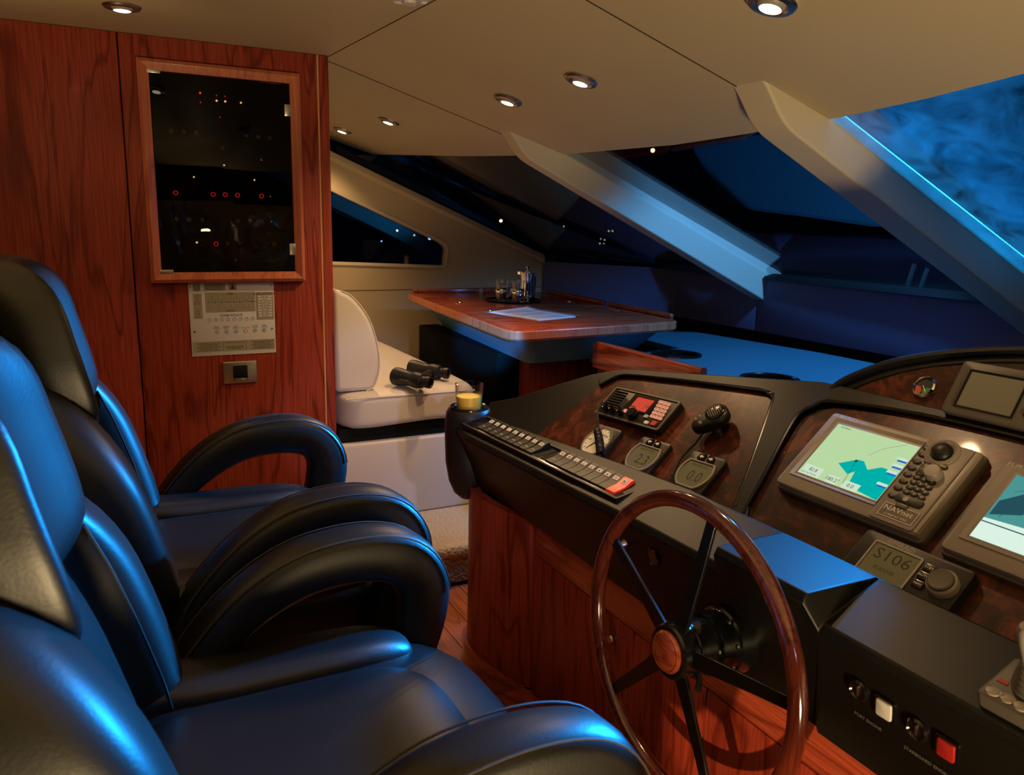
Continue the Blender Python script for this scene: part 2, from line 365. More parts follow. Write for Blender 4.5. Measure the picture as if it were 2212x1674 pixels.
def part(g, name, m, parent=None, smooth=35, label=None, bevel=0, sub=0, org=None):
    org = WL[parent] if parent else V(org or (0, 0, 0))
    o = bpy.data.objects.new(name, g.mesh(name, m, org, smooth)); link(o, parent)
    if not parent: o.location = org
    WL[o] = org
    if bevel:
        b = o.modifiers.new('bevel', 'BEVEL'); b.width = bevel; b.segments = 3; b.limit_method = 'ANGLE'; b.angle_limit = math.radians(32); b.harden_normals = False
    if sub: o.modifiers.new('sub', 'SUBSURF').levels = sub; o.modifiers['sub'].render_levels = sub
    if label: o['label'] = label
    return o
def inst(me, name, parent, mw):
    o = bpy.data.objects.new(name, me); link(o, parent); o.matrix_local = Matrix.Translation(-WL[parent]) @ mw; WL[o] = mw.translation.copy(); return o
def struct(g, name, m, org=(0, 0, 0), smooth=35, bevel=0, label=None):
    o = part(g, name, m, None, smooth, label, bevel, 0, org); o['kind'] = 'structure'; return o
def lerp(tab, y):
    for (a, b), (c, d) in zip(tab, tab[1:]):
        if a <= y <= c: return b + (d-b)*(y-a)/(c-a)
    return tab[0][1] if y < tab[0][0] else tab[-1][1]
def smooth_path(pts, k=6):                 # Catmull-Rom
    P = [V(p) for p in pts]; P = [P[0]*2 - P[1]] + P + [P[-1]*2 - P[-2]]; out = []
    for i in range(1, len(P)-2):
        for j in range(k):
            t = j/k; a, b, c, d = P[i-1:i+3]
            out.append(.5*((2*b) + (c-a)*t + (2*a-5*b+4*c-d)*t*t + (3*b-a-3*c+d)*t**3))
    return out + [P[-2]]
# ================================================================ THE SETTING
# floor of narrow planks
fl = struct(G().box((-2.6, -1.7, -1.42), (3.1, 4.75, -1.386)), 'floor', 'pitch', (0, 0, -1.4))
pw = .085
for k in range(6):
    x0 = .72 + k*pw
    part(G().rbox((x0+.001, 1.1, -1.387), (x0+pw-.001, 2.615, -1.38), .0012, seg=1), 'plank', 'plank', fl)
part(G().box((-2.6, -1.7, -1.387), (.719, 4.7, -1.38)), 'plank_field', 'plank', fl)
# carpeted platform of the dinette with its step
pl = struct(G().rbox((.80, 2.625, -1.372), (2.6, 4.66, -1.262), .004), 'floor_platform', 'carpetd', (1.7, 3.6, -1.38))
part(G().rbox((.80, 2.60, -1.262), (2.6, 4.66, -1.21), .02, seg=3), 'carpet_tread', 'carpet', pl, label='beige loop carpet on the raised step')
# wood bulkhead on the port side of the helm seats
WY = 3.023
wl = struct(G().box((-2.6, WY+.014, -1.38), (.786, WY+.075, .561)), 'wall_left', 'pitch', (-.6, WY, -1.38))
part(G().rbox((-2.6, WY, -1.379), (.1085, WY+.014, .5595), .002), 'wall_panel', 'cherry', wl)
part(G().rbox((.1125, WY, -1.379), (.7505, WY+.014, .5595), .002), 'wall_panel', 'cherry', wl)
part(G().box((.751, WY-.0004, -1.379), (.7575, WY+.014, .5595)), 'inlay_strip', 'inlay', wl)
part(G().rbox((.758, WY, -1.379), (.794, WY+.078, .5595), .004), 'corner_post', 'cherry', wl)
# ceiling: one flat panel aft, three panels falling towards the windscreen
EDGE = [(-1.6, .95), (0, 1.42), (.6, 1.57), (1.04, 1.67), (1.29, 1.72), (1.58, 1.76), (1.94, 1.79), (2.31, 1.81), (3.1, 1.78), (3.8, 1.68), (4.75, 1.50)]
CREASE = [(-1.6, .93), (0, .90), (1.7, .86), (2.1, .844), (3.02, .80), (3.08, .797), (4.75, .79)]
def zs(x): return .561 - .298*(x - .82)
def slab(ptsxy, th=.022):                  # list of (x,y,z) -> slab of given thickness upwards
    n = len(ptsxy); vv = list(ptsxy) + [(x, y, z+th) for x, y, z in ptsxy]
    return G().add(vv, [tuple(range(n)), tuple(reversed(range(n, 2*n)))] + [(i, (i+1) % n, n+(i+1) % n, n+i) for i in range(n)])
g = G(); n = len(CREASE)
ce = struct(slab([(-2.6, -1.6, .561)] + [(x-.0015, y, .561) for y, x in CREASE if y <= 3.08] + [(-2.6, 3.08, .561)]), 'ceiling', 'cream', (0, 1, .561), smooth=0)
def fwd_panel(y0, y1):
    ys = sorted({y0, y1} | {y for y, _ in CREASE + EDGE if y0 < y < y1}); g = G(); bot = []
    for y in ys: bot.append(((lerp(CREASE, y)+.0015, y, .561), (lerp(EDGE, y), y, zs(lerp(EDGE, y)))))
    g.loft([[a, b, (b[0], b[1], b[2]+.02), (a[0], a[1], a[2]+.02)] for a, b in bot]); return g
for a, b in ((-1.6, 1.6985), (1.7015, 3.0985), (3.1015, 4.75)): part(fwd_panel(a, b), 'ceiling_panel', 'cream', ce, smooth=12)
part(G().box((-2.6, -1.6, .59), (2.0, 4.75, .60)), 'ceiling_backing', 'pitch', ce, 0)
for y in (1.70, 3.10):
    xa, xb = lerp(CREASE, y), lerp(EDGE, y); part(G().tube([(xa, y, .5605), (xb, y, zs(xb)-.0005)], .0016, 5), 'panel_joint', 'stitch', ce)
part(G().tube([(x, y, .5605) for y, x in CREASE if y <= 3.08], .0016, 5), 'panel_joint', 'stitch', ce)
# windscreen mullions
def mull(name, y0, y1, label):
    prof = rpoly([(1.50, .375), (1.535, .342), (1.605, .252), (3.02, -.385), (3.10, -.405), (3.10, -.235), (1.78, .315)], [0, .03, .05, .02, .03, .02, 0], 4)
    fr = frame((0, y1, 0), (1, 0, 0), (0, 0, 1))         # third axis points to -Y
    return struct(G().prism(prof, 0, y1-y0, fr), name, 'mullion', (2.2, (y0+y1)/2, 0), bevel=.012, label=label)
mull('trim_1', 3.015, 3.10, 'cream windscreen post beside the dining table')
mull('trim_2', 1.60, 1.715, 'cream windscreen post above the blue dash top')
# windscreen panes
BOT = [(-1.6, 2.1), (0, 2.72), (1.04, 2.91), (1.7, 2.985), (3.1, 3.01), (3.9, 2.99)]
def wpane(y0, y1, th=.007):
    k = 10; ys = [y0 + (y1-y0)*i/k for i in range(k+1)]
    return G().loft([[(lerp(EDGE, y), y, zs(lerp(EDGE, y))+.004), (lerp(BOT, y), y, -.248), (lerp(BOT, y)+.003, y, -.248+th), (lerp(EDGE, y)+.003, y, zs(lerp(EDGE, y))+.004+th)] for y in ys])
struct(wpane(-1.6, 1.655), 'window_1', 'hazed', (2.3, 0, 0), smooth=20, label='starboard windscreen pane with added haze for the blue dash reflection')
struct(wpane(1.66, 3.055), 'window_2', 'glass', (2.3, 2.4, 0), smooth=20, label='centre windscreen pane between the two cream posts')
PY = 4.62                                   # port cabin side
A = [(1.78, 3.06, zs(1.78)+.004), (1.53, PY+.06, zs(1.53)), (1.27, PY+.06, .33), (2.58, PY+.06, -.21), (2.99, 3.9, -.248), (3.01, 3.06, -.248)]
g = G(); up = V((.4, .15, .9)).normalized()*.007
g.add(A + [tuple(V(p)+up) for p in A], [(0, 1, 3, 4, 5), (1, 2, 3), (6+5, 6+4, 6+3, 6+1, 6), (6+3, 6+2, 6+1)] + [(i, 6+i, 6+(i+1) % 6, (i+1) % 6) for i in range(6)])
struct(g, 'window_3', 'glass', (2.2, 3.9, 0), smooth=0, label='port windscreen pane beyond the dining table')
# black rubber sill under the panes
g = G(); ys = [-1.5, 0, 1.04, 1.7, 2.4, 3.1, 3.9]
g.loft([[(lerp(BOT, y)-.045, y, -.262), (lerp(BOT, y)+.03, y, -.262), (lerp(BOT, y)+.03, y, -.236), (lerp(BOT, y)-.03, y, -.248)] for y in ys])
struct(g, 'trim_3', 'pitch', (2.98, 2, -.26), smooth=20, label='black windscreen sill above the navy panels')
# navy padded wall under the windscreen
wf = struct(G().box((3.02, -.6, -1.2), (3.06, 4.0, -.262)), 'wall_front', 'pitch', (3.04, 1.7, -1.2))
for a, b in ((-.6, 1.1), (1.1, 3.058), (3.062, 3.72)):
    part(G().rbox((2.985, a+.001, -.533), (3.02, b-.001, -.262), .008), 'navy_panel', 'navy', wf)
g = G(); cv = smooth_path([(3.002, 3.724, 0), (2.98, 3.85, 0), (2.88, 4.05, 0), (2.74, 4.3, 0), (2.6, 4.6, 0)], 4)
g.loft([[(p.x, p.y, -.533), (p.x, p.y, -.262), (p.x+.03, p.y+.02, -.262), (p.x+.03, p.y+.02, -.533)] for p in cv]); part(g, 'navy_panel', 'navy', wf)
# port cabin side with its wedge window
FPW = frame((0, PY, 0), (1, 0, 0), (0, 0, 1))            # w points to -Y
wq = [uv(q, FPW) for q in ((700, 400), (955, 521), (968, 535), (962, 578), (700, 569.5))]
win = rpoly([tuple(p) for p in reversed(wq)], [.0, .02, .03, .05, 0], 4)
WB, WT = wq[4], wq[0]; WR = wq[3].x
def zt(x): return .30 + (x-1.27)*(-.262-.30)/(2.62-1.27)
g = G(); lo = [(.70, -1.21), (2.62, -1.21), (2.62, wq[3].y), (WR, wq[3].y), (WB.x, WB.y), (.70, WB.y)]
g.prism(lo, -.05, 0, FPW)
g.prism([(WR-.012, wq[3].y), (2.62, wq[3].y), (2.62, zt(2.62)), (wq[1].x, zt(wq[1].x)), tuple(wq[1]), tuple(wq[2])], -.05, 0, FPW)
g.prism([tuple(WT), tuple(wq[1]), (wq[1].x, zt(wq[1].x)), (WT.x, zt(WT.x))], -.05, 0, FPW)
g.prism([(.70, WB.y), tuple(WB), tuple(WT), (WT.x, zt(WT.x)), (.70, zt(.70))], -.05, 0, FPW)
wp = struct(g, 'wall_right', 'creamwall', (1.6, PY, -1.21), smooth=20)
wr = struct(G().ring(shrink(win, .012), shrink(win, -.004), -.045, .006, FPW, .002), 'window_4', 'mullion', (1.5, PY, -.1), label='wedge shaped port side window behind the settee')
part(G().prism(shrink(win, .010), -.040, -.034, FPW), 'pane', 'glass', wr)
# rounded padded rail along the top of the port side, seam below the window
d = V((2.60-1.22, 0, -.245-.32)).normalized()
g = G(); fr = frame((1.20, PY-.005, .345), tuple(d), (0, 0, 1))
g.prism(rpoly([(-.012, -.055), (.035, -.055), (.035, .02), (-.012, .02)], .012), 0, 1.52, frame((1.20, PY-.012, .335), (0, -1, 0), tuple(V((.38, 0, .92))))) if False else None
g.loft([[tuple(V(p)+V((0, a, b))) for a, b in ((0, -.04), (-.03, -.045), (-.042, -.02), (-.03, .012), (.05, .02), (.05, -.04))] for p in ((1.0, PY, .425), (1.22, PY, .335), (2.60, PY, -.232))])
struct(g, 'trim_4', 'creamwall', (1.9, PY, 0), bevel=.006, label='padded cream rail sloping along the port side')
g = G(); g.loft([[tuple(V(p)+V((0, a, b))) for a, b in ((.06, .0), (-.004, .016), (-.008, .05), (.06, .055))] for p in ((1.25, PY+.01, .335), (2.62, PY+.01, -.226))])
struct(g, 'trim_5', 'blackg', (1.9, PY, .1), label='black glazing channel along the port pane')
part(G().box((.80, PY-.0015, -.4315), (2.6, PY+.001, -.4285)), 'seam', 'stitch', wp)

# ================================================================ DASH TOP, SIDEBOARD RAIL
dt = thing('dash_top', 'grey dash top lit blue below the windscreen with two round vents', 'dashboard', (2.4, 2.3, -.62))
VT = [(2.235, 2.19), (2.258, 2.775)]
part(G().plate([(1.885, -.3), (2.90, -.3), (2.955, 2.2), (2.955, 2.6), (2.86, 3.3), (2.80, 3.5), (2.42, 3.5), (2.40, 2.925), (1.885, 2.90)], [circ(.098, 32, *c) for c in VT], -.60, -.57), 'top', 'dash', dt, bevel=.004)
part(G().box((1.91, -.3, -.72), (2.98, 2.7, -.70)), 'under_shelf', 'pitch', dt)
for cx, cy in VT:
    v = part(G().lathe([(.100, -.574), (.112, -.570), (.110, -.563), (.100, -.561), (.094, -.566), (.090, -.60)], 40, T(cx, cy)), 'vent', 'blackg', dt)
    g = G().lathe([(0, -.598), (.092, -.598), (.092, -.606), (0, -.606)], 32, T(cx, cy))
    for k in range(-3, 4): g.box((cx-math.sqrt(.09**2-(k*.024)**2), cy+k*.024-.002, -.597), (cx+math.sqrt(.09**2-(k*.024)**2), cy+k*.024+.002, -.582))
    part(g, 'grille', 'pitch', v)
kn = on((1845, 762), 'z', -.565)
part(G().lathe([(0, -.57), (.05, -.57), (.05, -.564), (.035, -.556), (.02, -.561), (0, -.561)], 24, T(kn.x, kn.y)), 'demist_outlet', 'blackg', dt)
# cherry rail along the aft edge of the dash, with sockets in the face below it
sb = thing('sideboard', 'low cherry sideboard with rounded rail aft of the blue dash top', 'cabinet', (1.86, 2.5, -1.38))
rp = smooth_path([(1.845, 2.79, 0), (1.848, 2.6, 0), (1.85, 2.4, 0), (1.850, 2.23, 0), (1.852, 2.17, 0), (1.858, 2.13, 0)], 5)
def sweep(path, prof, z=0):
    rings = []
    for i, p in enumerate(path):
        t = (path[min(i+1, len(path)-1)] - path[max(i-1, 0)]).normalized(); nrm = V((-t.y, t.x, 0))*-1
        rings.append([(p.x + nrm.x*a, p.y + nrm.y*a, z + b) for a, b in prof])
    return G().loft(rings)
part(sweep(rp, rpoly([(-.018, -.60), (.018, -.60), (.018, -.490), (-.018, -.490)], [.002, .002, .014, .014], 4)), 'rail', 'cherryy', sb, label='rounded cherry fiddle rail')
part(G().box((1.855, 2.20, -1.379), (1.883, 2.79, -.60)), 'face', 'cherry', sb)
part(G().box((1.885, 2.20, -1.379), (1.90, 2.79, -.72)), 'carcass', 'pitch', sb)
for (a, b) in ((2.655, 2.745), (2.53, 2.64)):
    s_ = part(G().rbox((1.847, a, -.70), (1.8555, b, -.625), .003), 'socket_plate', 'greyd', sb)
    part(G().rbox((1.8455, (a+b)/2-.022, -.685), (1.848, (a+b)/2+.022, -.64), .001), 'socket', 'pitch', s_)

# ================================================================ ELECTRICAL CABINET, ALARM PANEL, SWITCH
FW = frame((0, WY, 0), (1, 0, 0), (0, 0, 1))             # on the wood wall, w towards the room
ec = thing('electrical_cabinet', 'cherry framed smoked glass cabinet of glowing breakers on the wood wall', 'cabinet', (.42, WY, -.24))
o4 = rect(.160, -.2415, .685, .486); i4 = shrink(o4, .036)
part(G().box((.19, -.21, .0005), (.655, .455, .002), FW), 'back_board', 'pitch', ec)
cs = [o4[0], o4[1], o4[2], o4[3]]; ci = [i4[0], i4[1], i4[2], i4[3]]; mi = shrink(o4, .012)
for k in range(4):
    a, b = k, (k+1) % 4
    g = G(); pr_ = lambda P, h: [(P[a][0], P[a][1], h), (P[b][0], P[b][1], h)]
    L_ = [[(cs[j][0], cs[j][1], 0), (cs[j][0], cs[j][1], .022), (mi[j][0], mi[j][1], .030), (ci[j][0], ci[j][1], .020), (ci[j][0], ci[j][1], 0)] for j in (a, b)]
    g.loft(L_, fr=FW); part(g, 'frame_rail' if k % 2 == 0 else 'frame_stile', 'frame', ec, bevel=.001)
part(G().rbox((.1985, -.203, .010), (.6465, .4475, .016), .001, FW), 'glass_pane', 'smoked', ec)
for a, b in (((315, 148), (346, 159)), ((345, 583), (375, 592)), ((613.5, 225), (628, 252)), ((625, 526), (638.5, 551))):
    p, q = uv(a, FW, .018), uv(b, FW, .018); part(G().rbox((p.x, q.y, .0165), (q.x, p.y, .022), .001, FW), 'hinge', 'alu', ec)
for zx, zy, r, m in [(452,241,.0035,'ledred'),(455,311,.0028,'ledredd'),(573,261,.0025,'ledredd'),(634,266,.0025,'ledredd'),(574,299,.0036,'ledwarm'),(637,304,.0036,'ledwarm'),(753,314,.0034,'ledwarm'),(599,421,.0026,'ledredd'),
        (629,775,.003,'ledwarm'),(406,862,.003,'ledwarm'),(853,884,.003,'ledwarm'),(428,1345,.0036,'ledwarm'),(970,1005,.0022,'ledwarmd'),(978,1192,.0022,'ledwarmd')]:
    p = uv(z6(zx, zy), FW, .003); part(G().lathe([(r, 0), (r, .0015), (r*.6, .003), (0, .0034)], 10, FW @ T(p.x, p.y, .002)), 'indicator', m, ec, label='glowing indicator light')
for zx, zy in [(221,521),(316,527),(410,534),(779,558),(867,565),(953,572),(601,646),(262,1172),(355,1176),(450,1180),(718,1186),(806,1187),(893,1190),(275,1350),(641,1355),(729,1355),(987,1358)]:
    p = uv(z6(zx, zy), FW, .003); b_ = part(G().lathe([(.0085, 0), (.0085, .003), (.005, .006), (0, .006)], 12, FW @ T(p.x+.006, p.y, .002)), 'toggle_boss', 'steel', ec)
    part(G().tube([(p.x+.006, p.y, .006), (p.x+.004, p.y-.003, .0085)], [.0022, .0016], 6, FW), 'toggle', 'chrome', b_)
for zx, zy in [(270,979),(548,990),(637,992),(728,996),(905,1003),(570,1355)]:
    p = uv(z6(zx, zy), FW, .003); part(G().ring(circ(.0056, 18, p.x, p.y), circ(.0078, 18, p.x, p.y), .002, .0055, FW), 'lit_switch_ring', 'ledredd', ec, label='switch ringed in red light')

fp = thing('fire_alarm_panel', 'grey fire alarm panel of eight zones screwed below the framed cabinet', 'alarm panel', (.425, WY, -.506))
fx0, fx1, fz0, fz1 = .279, .572, -.506, -.2435
def fq(u_, v_): return fx0 + (fx1-fx0)*u_, fz1 - (fz1-fz0)*v_
def ft(g, s, u_, v_, size, w=.0028, sx=1): x, y = fq(u_, v_); return g.text(s, size, FW @ T(x, y, w), sx)
part(G().rbox((fx0, fz0, 0), (fx1, fz1, .0022), .0006, FW), 'plate', 'plate', fp)
def fbox(u0, v0, u1, v1, r=.003, h=.0026): a, b = fq(u0, v1); c, d_ = fq(u1, v0); return G().prism(rpoly(rect(a, b, c, d_), r, 3), .001, h, FW)
part(fbox(.05, .02, .135, .11), 'maker_badge', 'olive', fp); part(fbox(.175, .015, .425, .105), 'instruction_plate', 'olive', fp); part(fbox(.46, .01, .555, .105, .001), 'hazard_plate', 'olive', fp)
lb = part(fbox(.045, .145, .147, .485), 'status_window', 'olive', fp); mb = part(fbox(.183, .135, .768, .405), 'zone_display', 'olive', fp); rb = part(fbox(.777, .14, .988, .525), 'zone_location_list', 'olive', fp)
bb = part(fbox(.015, .80, .985, .945, .002), 'instruction_strip', 'olive', fp)
g = G(); x, y = fq(.0925, .065); g.ring(circ(.0088, 20, x, y), circ(.0102, 20, x, y), .0026, .003, FW); ft(g, 'GFE', .0925, .065, .008, .003)
ft(g, 'FIRE', .475, .157, .011); ft(g, 'FAULT', .475, .385, .011); ft(g, 'ZONE LOCATION', .882, .165, .0105, .0028, .95); ft(g, 'ZONE ISOLATE', .478, .45, .0115)
for k in range(8):
    u_ = .222 + k*.0725
    ft(g, str(k+1), u_, .265, .0125); ft(g, '--', u_-.012, .225, .009); ft(g, '--', u_+.014, .225, .009); ft(g, '--', u_, .345, .009)
    for v0, v1 in ((.18, .24), (.30, .36)):
        if k < 7: a, b = fq(u_+.0355, v1); c, d_ = fq(u_+.0375, v0); g.box((a, b, .0026), (c, d_, .0029), FW)
    a, b = fq(u_+.015, .268); c, d_ = fq(u_+.055, .263); g.box((a, b, .0026), (c, d_, .0029), FW)
def dashes(g, u_, v_, wid, w=.0028, th=.0016):               # a line of print too small to read
    n_ = max(2, int(wid/.035)); x0_ = u_ - wid/2
    for k in range(n_):
        a, b_ = fq(x0_ + wid*k/n_, v_); c_, d2 = fq(x0_ + wid*(k+.72+.2*((k*7) % 3)/2)/n_, v_); g.box((a, b_-th/2, w-.0002), (c_, b_+th/2, w+.0001), FW)
for v_, wd_ in ((.168, .03), (.192, .06), (.215, .03), (.238, .03), (.262, .07), (.285, .08), (.365, .03), (.39, .05), (.415, .06), (.438, .03), (.462, .055)): dashes(g, .096, v_, wd_)
for k in range(4): dashes(g, .30, .030 + k*.021, .22 - .03*(k % 2))
x, y = fq(.508, .06); g.prism([(x-.008, y-.008), (x+.008, y-.008), (x, y+.009)], .0026, .0029, FW)
for k in range(8):
    v_ = .20 + k*.0385; ft(g, str(k+1), .795, v_, .0065); dashes(g, .887, v_, (.09, .06, .13, .12, .11, .10, .10, .09)[k], .0034)
for k in range(6): ft(g, ('RELAY', 'SILENCE', 'TEST', '', 'SILENCE', 'RESET')[k], .30+k*.113, .605, .006); ft(g, ('ISOLATE', 'FAULT', 'DISPLAY', '', 'ALARM', 'SYSTEM')[k], .30+k*.113, .628, .006)
for u0, n_ in ((.20, 7), (.84, 7)):
    for k in range(n_): dashes(g, u0, .825 + k*.017, .28 - .04*(k % 3))
ft(g, 'OPERATING INSTRUCTIONS', .50, .83, .0055)
for k in range(3): dashes(g, .50, .880 + k*.018, .22 - .05*(k == 2))
for u0 in (.362, .635): a, b = fq(u0, .945); c, d_ = fq(u0+.003, .80); g.box((a, b, .0026), (c, d_, .0028), FW)
part(g, 'lettering', 'ink', fp, 0, label='black printed lettering')
for k in range(8): part(fbox(.80, .188 + k*.0385, .97, .213 + k*.0385, .001, .0032), 'name_strip', 'plate', rb)
part(ft(G(), 'EVACUATE', .30+3*.113, .628, .0062), 'red_lettering', 'inkr', fp, 0)
for k in range(8): x, y = fq(.222 + k*.0725, .505); b_ = part(G().ring(circ(.0052, 20, x, y), circ(.0062, 20, x, y), .0022, .003, FW), 'isolate_key', 'inkb', fp); part(ft(G(), str(k+1), .222+k*.0725, .505, .006), 'key_numeral', 'inkb', b_, 0)
for k in range(6):
    x, y = fq(.30+k*.113, .672); b_ = part(G().ring(circ(.0054, 20, x, y), circ(.0066, 20, x, y), .0022, .0032, FW), 'function_key', 'inkr' if k == 3 else 'inkb', fp)
    part(G().prism(circ(.0053, 20, x, y), .0022, .0028, FW), 'key_cap', 'plate' if k == 3 else 'lightblue', b_)
for u_, v_ in ((.022, .055), (.967, .045), (.045, .66), (.962, .655)): x, y = fq(u_, v_); part(G().lathe([(.0036, .002), (.003, .004), (0, .0042)], 12, FW @ T(x, y)), 'screw', 'steel', fp)

sp = thing('light_switch', 'brushed metal light switch plate on the wood wall', 'switch', (.44, WY, -.615))
part(G().prism(rpoly(rect(.380, -.612, .500, -.531), .004, 3), 0, .009, FW, .003), 'plate', 'alu', sp)
part(G().box((.4145, -.6005, .004), (.4655, -.5465, .0094), FW), 'recess', 'pitch', sp)
part(G().rbox((.416, -.592, .008), (.464, -.553, .0125), .001, FW), 'rocker', 'pitch', sp)
part(G().rbox((.4155, -.600, .008), (.4645, -.5935, .0115), .0005, FW), 'bright_strip', 'chrome', sp)
for x in (.482, .490): part(G().lathe([(.0016, .008), (.0016, .0096), (0, .0098)], 8, FW @ T(x, -.556)), 'pilot_lamp', 'print', sp)

# ================================================================ DOWNLIGHTS
def downlight(px, flat, label, energy, group='recessed ceiling downlights', xyz=None):
    if xyz: p = V(xyz)
    elif flat: p = on(px, 'z', .561)
    else:
        nn = V((.298, 0, 1)); d_ = ray(px); p = d_*((V((.82, 0, .561)).dot(nn))/d_.dot(nn))
    n_ = V((0, 0, -1)) if flat else V((-.2856, 0, -.958))
    fr = frame(p, (0, 1, 0), tuple(n_.cross(V((0, 1, 0)))))
    t = thing('downlight', label, 'ceiling light', tuple(p), group)
    part(G().lathe([(.050, 0), (.051, .003), (.047, .008), (.036, .010), (.031, .007), (.029, 0)], 40, fr), 'bezel', 'steel', t)
    part(G().lathe([(.0305, .004), (.029, .009), (.024, .014), (.0225, .0145), (.0225, .010)], 36, fr), 'eyeball_ring', 'grey', t)
    part(G().lathe([(.0228, .0135), (.016, .0155), (0, .0165)], 32, fr), 'lens', 'bulb', t, label='bright warm halogen lens')
    q = p + n_*.03
    l = lamp('downlight_lamp', 'SPOT', tuple(q), tuple(q + n_ + V((.0, 0, 0))), energy, (1.0, .62, .30), .022, 128, .9); l.parent = t; l.location = n_*.03
    return t
for q, e, lb_ in (((1668, 5), 13, 'halogen downlight in the starboard ceiling panel above the binnacle'), ((1256, 172), 26, 'halogen downlight in the centre ceiling panel, nearer the post over the dash'),
                 ((1098, 215), 30, 'halogen downlight in the centre ceiling panel, nearer the post by the table'), ((840, 260), 24, 'halogen downlight in the port ceiling panel, nearer the cream post'),
                 ((740, 280), 24, 'halogen downlight in the port ceiling panel, beside the wood corner post')): downlight(q, False, lb_, e)
downlight((263, 12), True, 'recessed halogen downlight in the flat ceiling above the wood wall', 2.5)
sd = on((884, -20), 'z', .561)
sm = thing('smoke_detector', 'pale round smoke detector on the flat ceiling by the panel joint', 'smoke detector', tuple(sd))
fr = frame(sd, (0, 1, 0), (1, 0, 0))
part(G().lathe([(.055, 0), (.056, .010), (.050, .020), (.040, .024), (0, .024)], 40, fr), 'housing', 'wallglow', sm)
for k in range(6):
    a = k*PI/3; part(G().rbox((-.010, .030, .018), (.010, .045, .0265), .002, fr @ RZ(a)), 'sensor_fin', 'plate', sm)
part(G().lathe([(.018, .024), (.016, .031), (0, .032)], 24, fr), 'sensor_cap', 'wallglow', sm)
# ================================================================ HELM CONSOLE
FB = frame((1.12, 0, -.565), (0, -1, 0), (.757, 0, .653))       # burl fascia plane: u to starboard, v up the slope, w towards the helmsman
FN = frame((1.365, 0, -.355), (0, -1, 0), (.5, 0, .866))        # steeper binnacle plane above it
hc = thing('helm_console', 'black helm console with walnut burl fascia and raised binnacle', 'console', (1.15, 1.0, -.83))
def P(u_, v_, w=0): p = FB @ V((u_, v_, w)); return p
def station(y, ridge, vb, D, E=(.985, -.795), lipw=.03):
    bb_ = FB @ V((-y, vb - .055, 0)); lp = FB @ V((-y, vb - .014, lipw))
    return [(x, y, z) for x, z in [(ridge[0]+.13, -.66), (ridge[0]+.07, ridge[1]-.05), (ridge[0]+.03, ridge[1]-.004), ridge, (bb_.x, bb_.z), (lp.x+.006, lp.z-.006), (lp.x-.004, lp.z), D, (D[0]-.008, D[1]-.014), E, (E[0]+.03, E[1]-.018), (1.40, -.812)]]
ST = [station(2.21, (1.07, -.565), -.085, (.955, -.60), (1.0, -.78), .012), station(2.12, (1.11, -.535), -.08, (.92, -.604), (.975, -.79), .02),
      station(2.03, (1.185, -.487), -.06, (.908, -.606)), station(1.94, (1.265, -.44), -.05, (.914, -.606)), station(1.86, (1.30, -.414), -.045, (.92, -.606)),
      station(1.5, (1.338, -.378), -.015, (.943, -.606)), station(1.26, (1.36, -.357), 0, (.958, -.604)), station(1.004, (1.365, -.353), 0, (.963, -.600)),
      station(.998, (1.365, -.353), 0, (.930, -.550), (.985, -.795)), station(.797, (1.365, -.353), 0, (.932, -.550), (.985, -.795)), station(.785, (1.365, -.353), 0, (.960, -.600), (.975, -.795)), station(-.35, (1.365, -.353), 0, (.960, -.600), (.975, -.795))]
part(G().loft(ST), 'body', 'fascia', hc, smooth=30, bevel=.005)
# burl boards and the raised black surrounds
pA = [(-1.86, .125), (-1.815, .208), (-1.62, .243), (-1.332, .286), (-1.270, .255), (-1.152, .004), (-1.145, -.045), (-1.93, -.09)]
pA = [(-1.93, -.095), (-1.145, -.045), (-1.145, .0), (-1.276, .272), (-1.325, .288), (-1.62, .247), (-1.80, .214), (-1.85, .16)]
part(G().prism(rpoly(pA, [0, 0, .01, .035, .03, .02, .035, .03], 4), -.004, .004, FB), 'burl_panel', 'burl', hc, label='dark walnut burl panel holding the radio')
pB = [(-1.128, -.045), (.25, -.045), (.25, .325), (-.76, .325), (-.94, .323), (-1.135, .300), (-1.178, .255)]
part(G().prism(rpoly(pB, [0, 0, 0, 0, .02, .04, .03], 4), -.004, .004, FB), 'burl_panel', 'burl', hc, label='dark walnut burl panel holding the chart plotters')
def rim(path, r, name='chrome_edge', m='fascia', fr=FB, w=.004, n=8):
    return part(G().tube(smooth_path([(x, y, w) for x, y in path], 5), r, n, fr), name, m, hc)
# surround: black raised bars between and above the panels
bar = [(-1.150, -.02), (-1.100, -.02), (-1.128, .02), (-1.190, .255), (-1.150, .306), (-.94, .330), (-.76, .334), (.25, .334), (.25, .352), (-1.19, .352), (-1.35, .322), (-1.62, .272), (-1.81, .236), (-1.87, .175), (-1.845, .16), (-1.80, .214), (-1.62, .247), (-1.325, .288), (-1.276, .272)]
g = G(); bm_ = [tuple(p) for p in bar]; g.plate(bm_, [], 0, .013, FB); part(g, 'fascia_surround', 'fascia', hc, bevel=.004)
rim([(-1.120, -.02), (-1.150, .1), (-1.186, .24), (-1.172, .285), (-1.135, .306), (-.94, .329), (-.6, .333), (.2, .334)], .0045, 'edge_bead', 'blackg', FB, .011)
rim([(-1.15, .0), (-1.272, .262), (-1.295, .281), (-1.33, .287), (-1.62, .247), (-1.79, .218), (-1.825, .19), (-1.845, .16)], .0035, 'edge_bead', 'blackg', FB, .011)
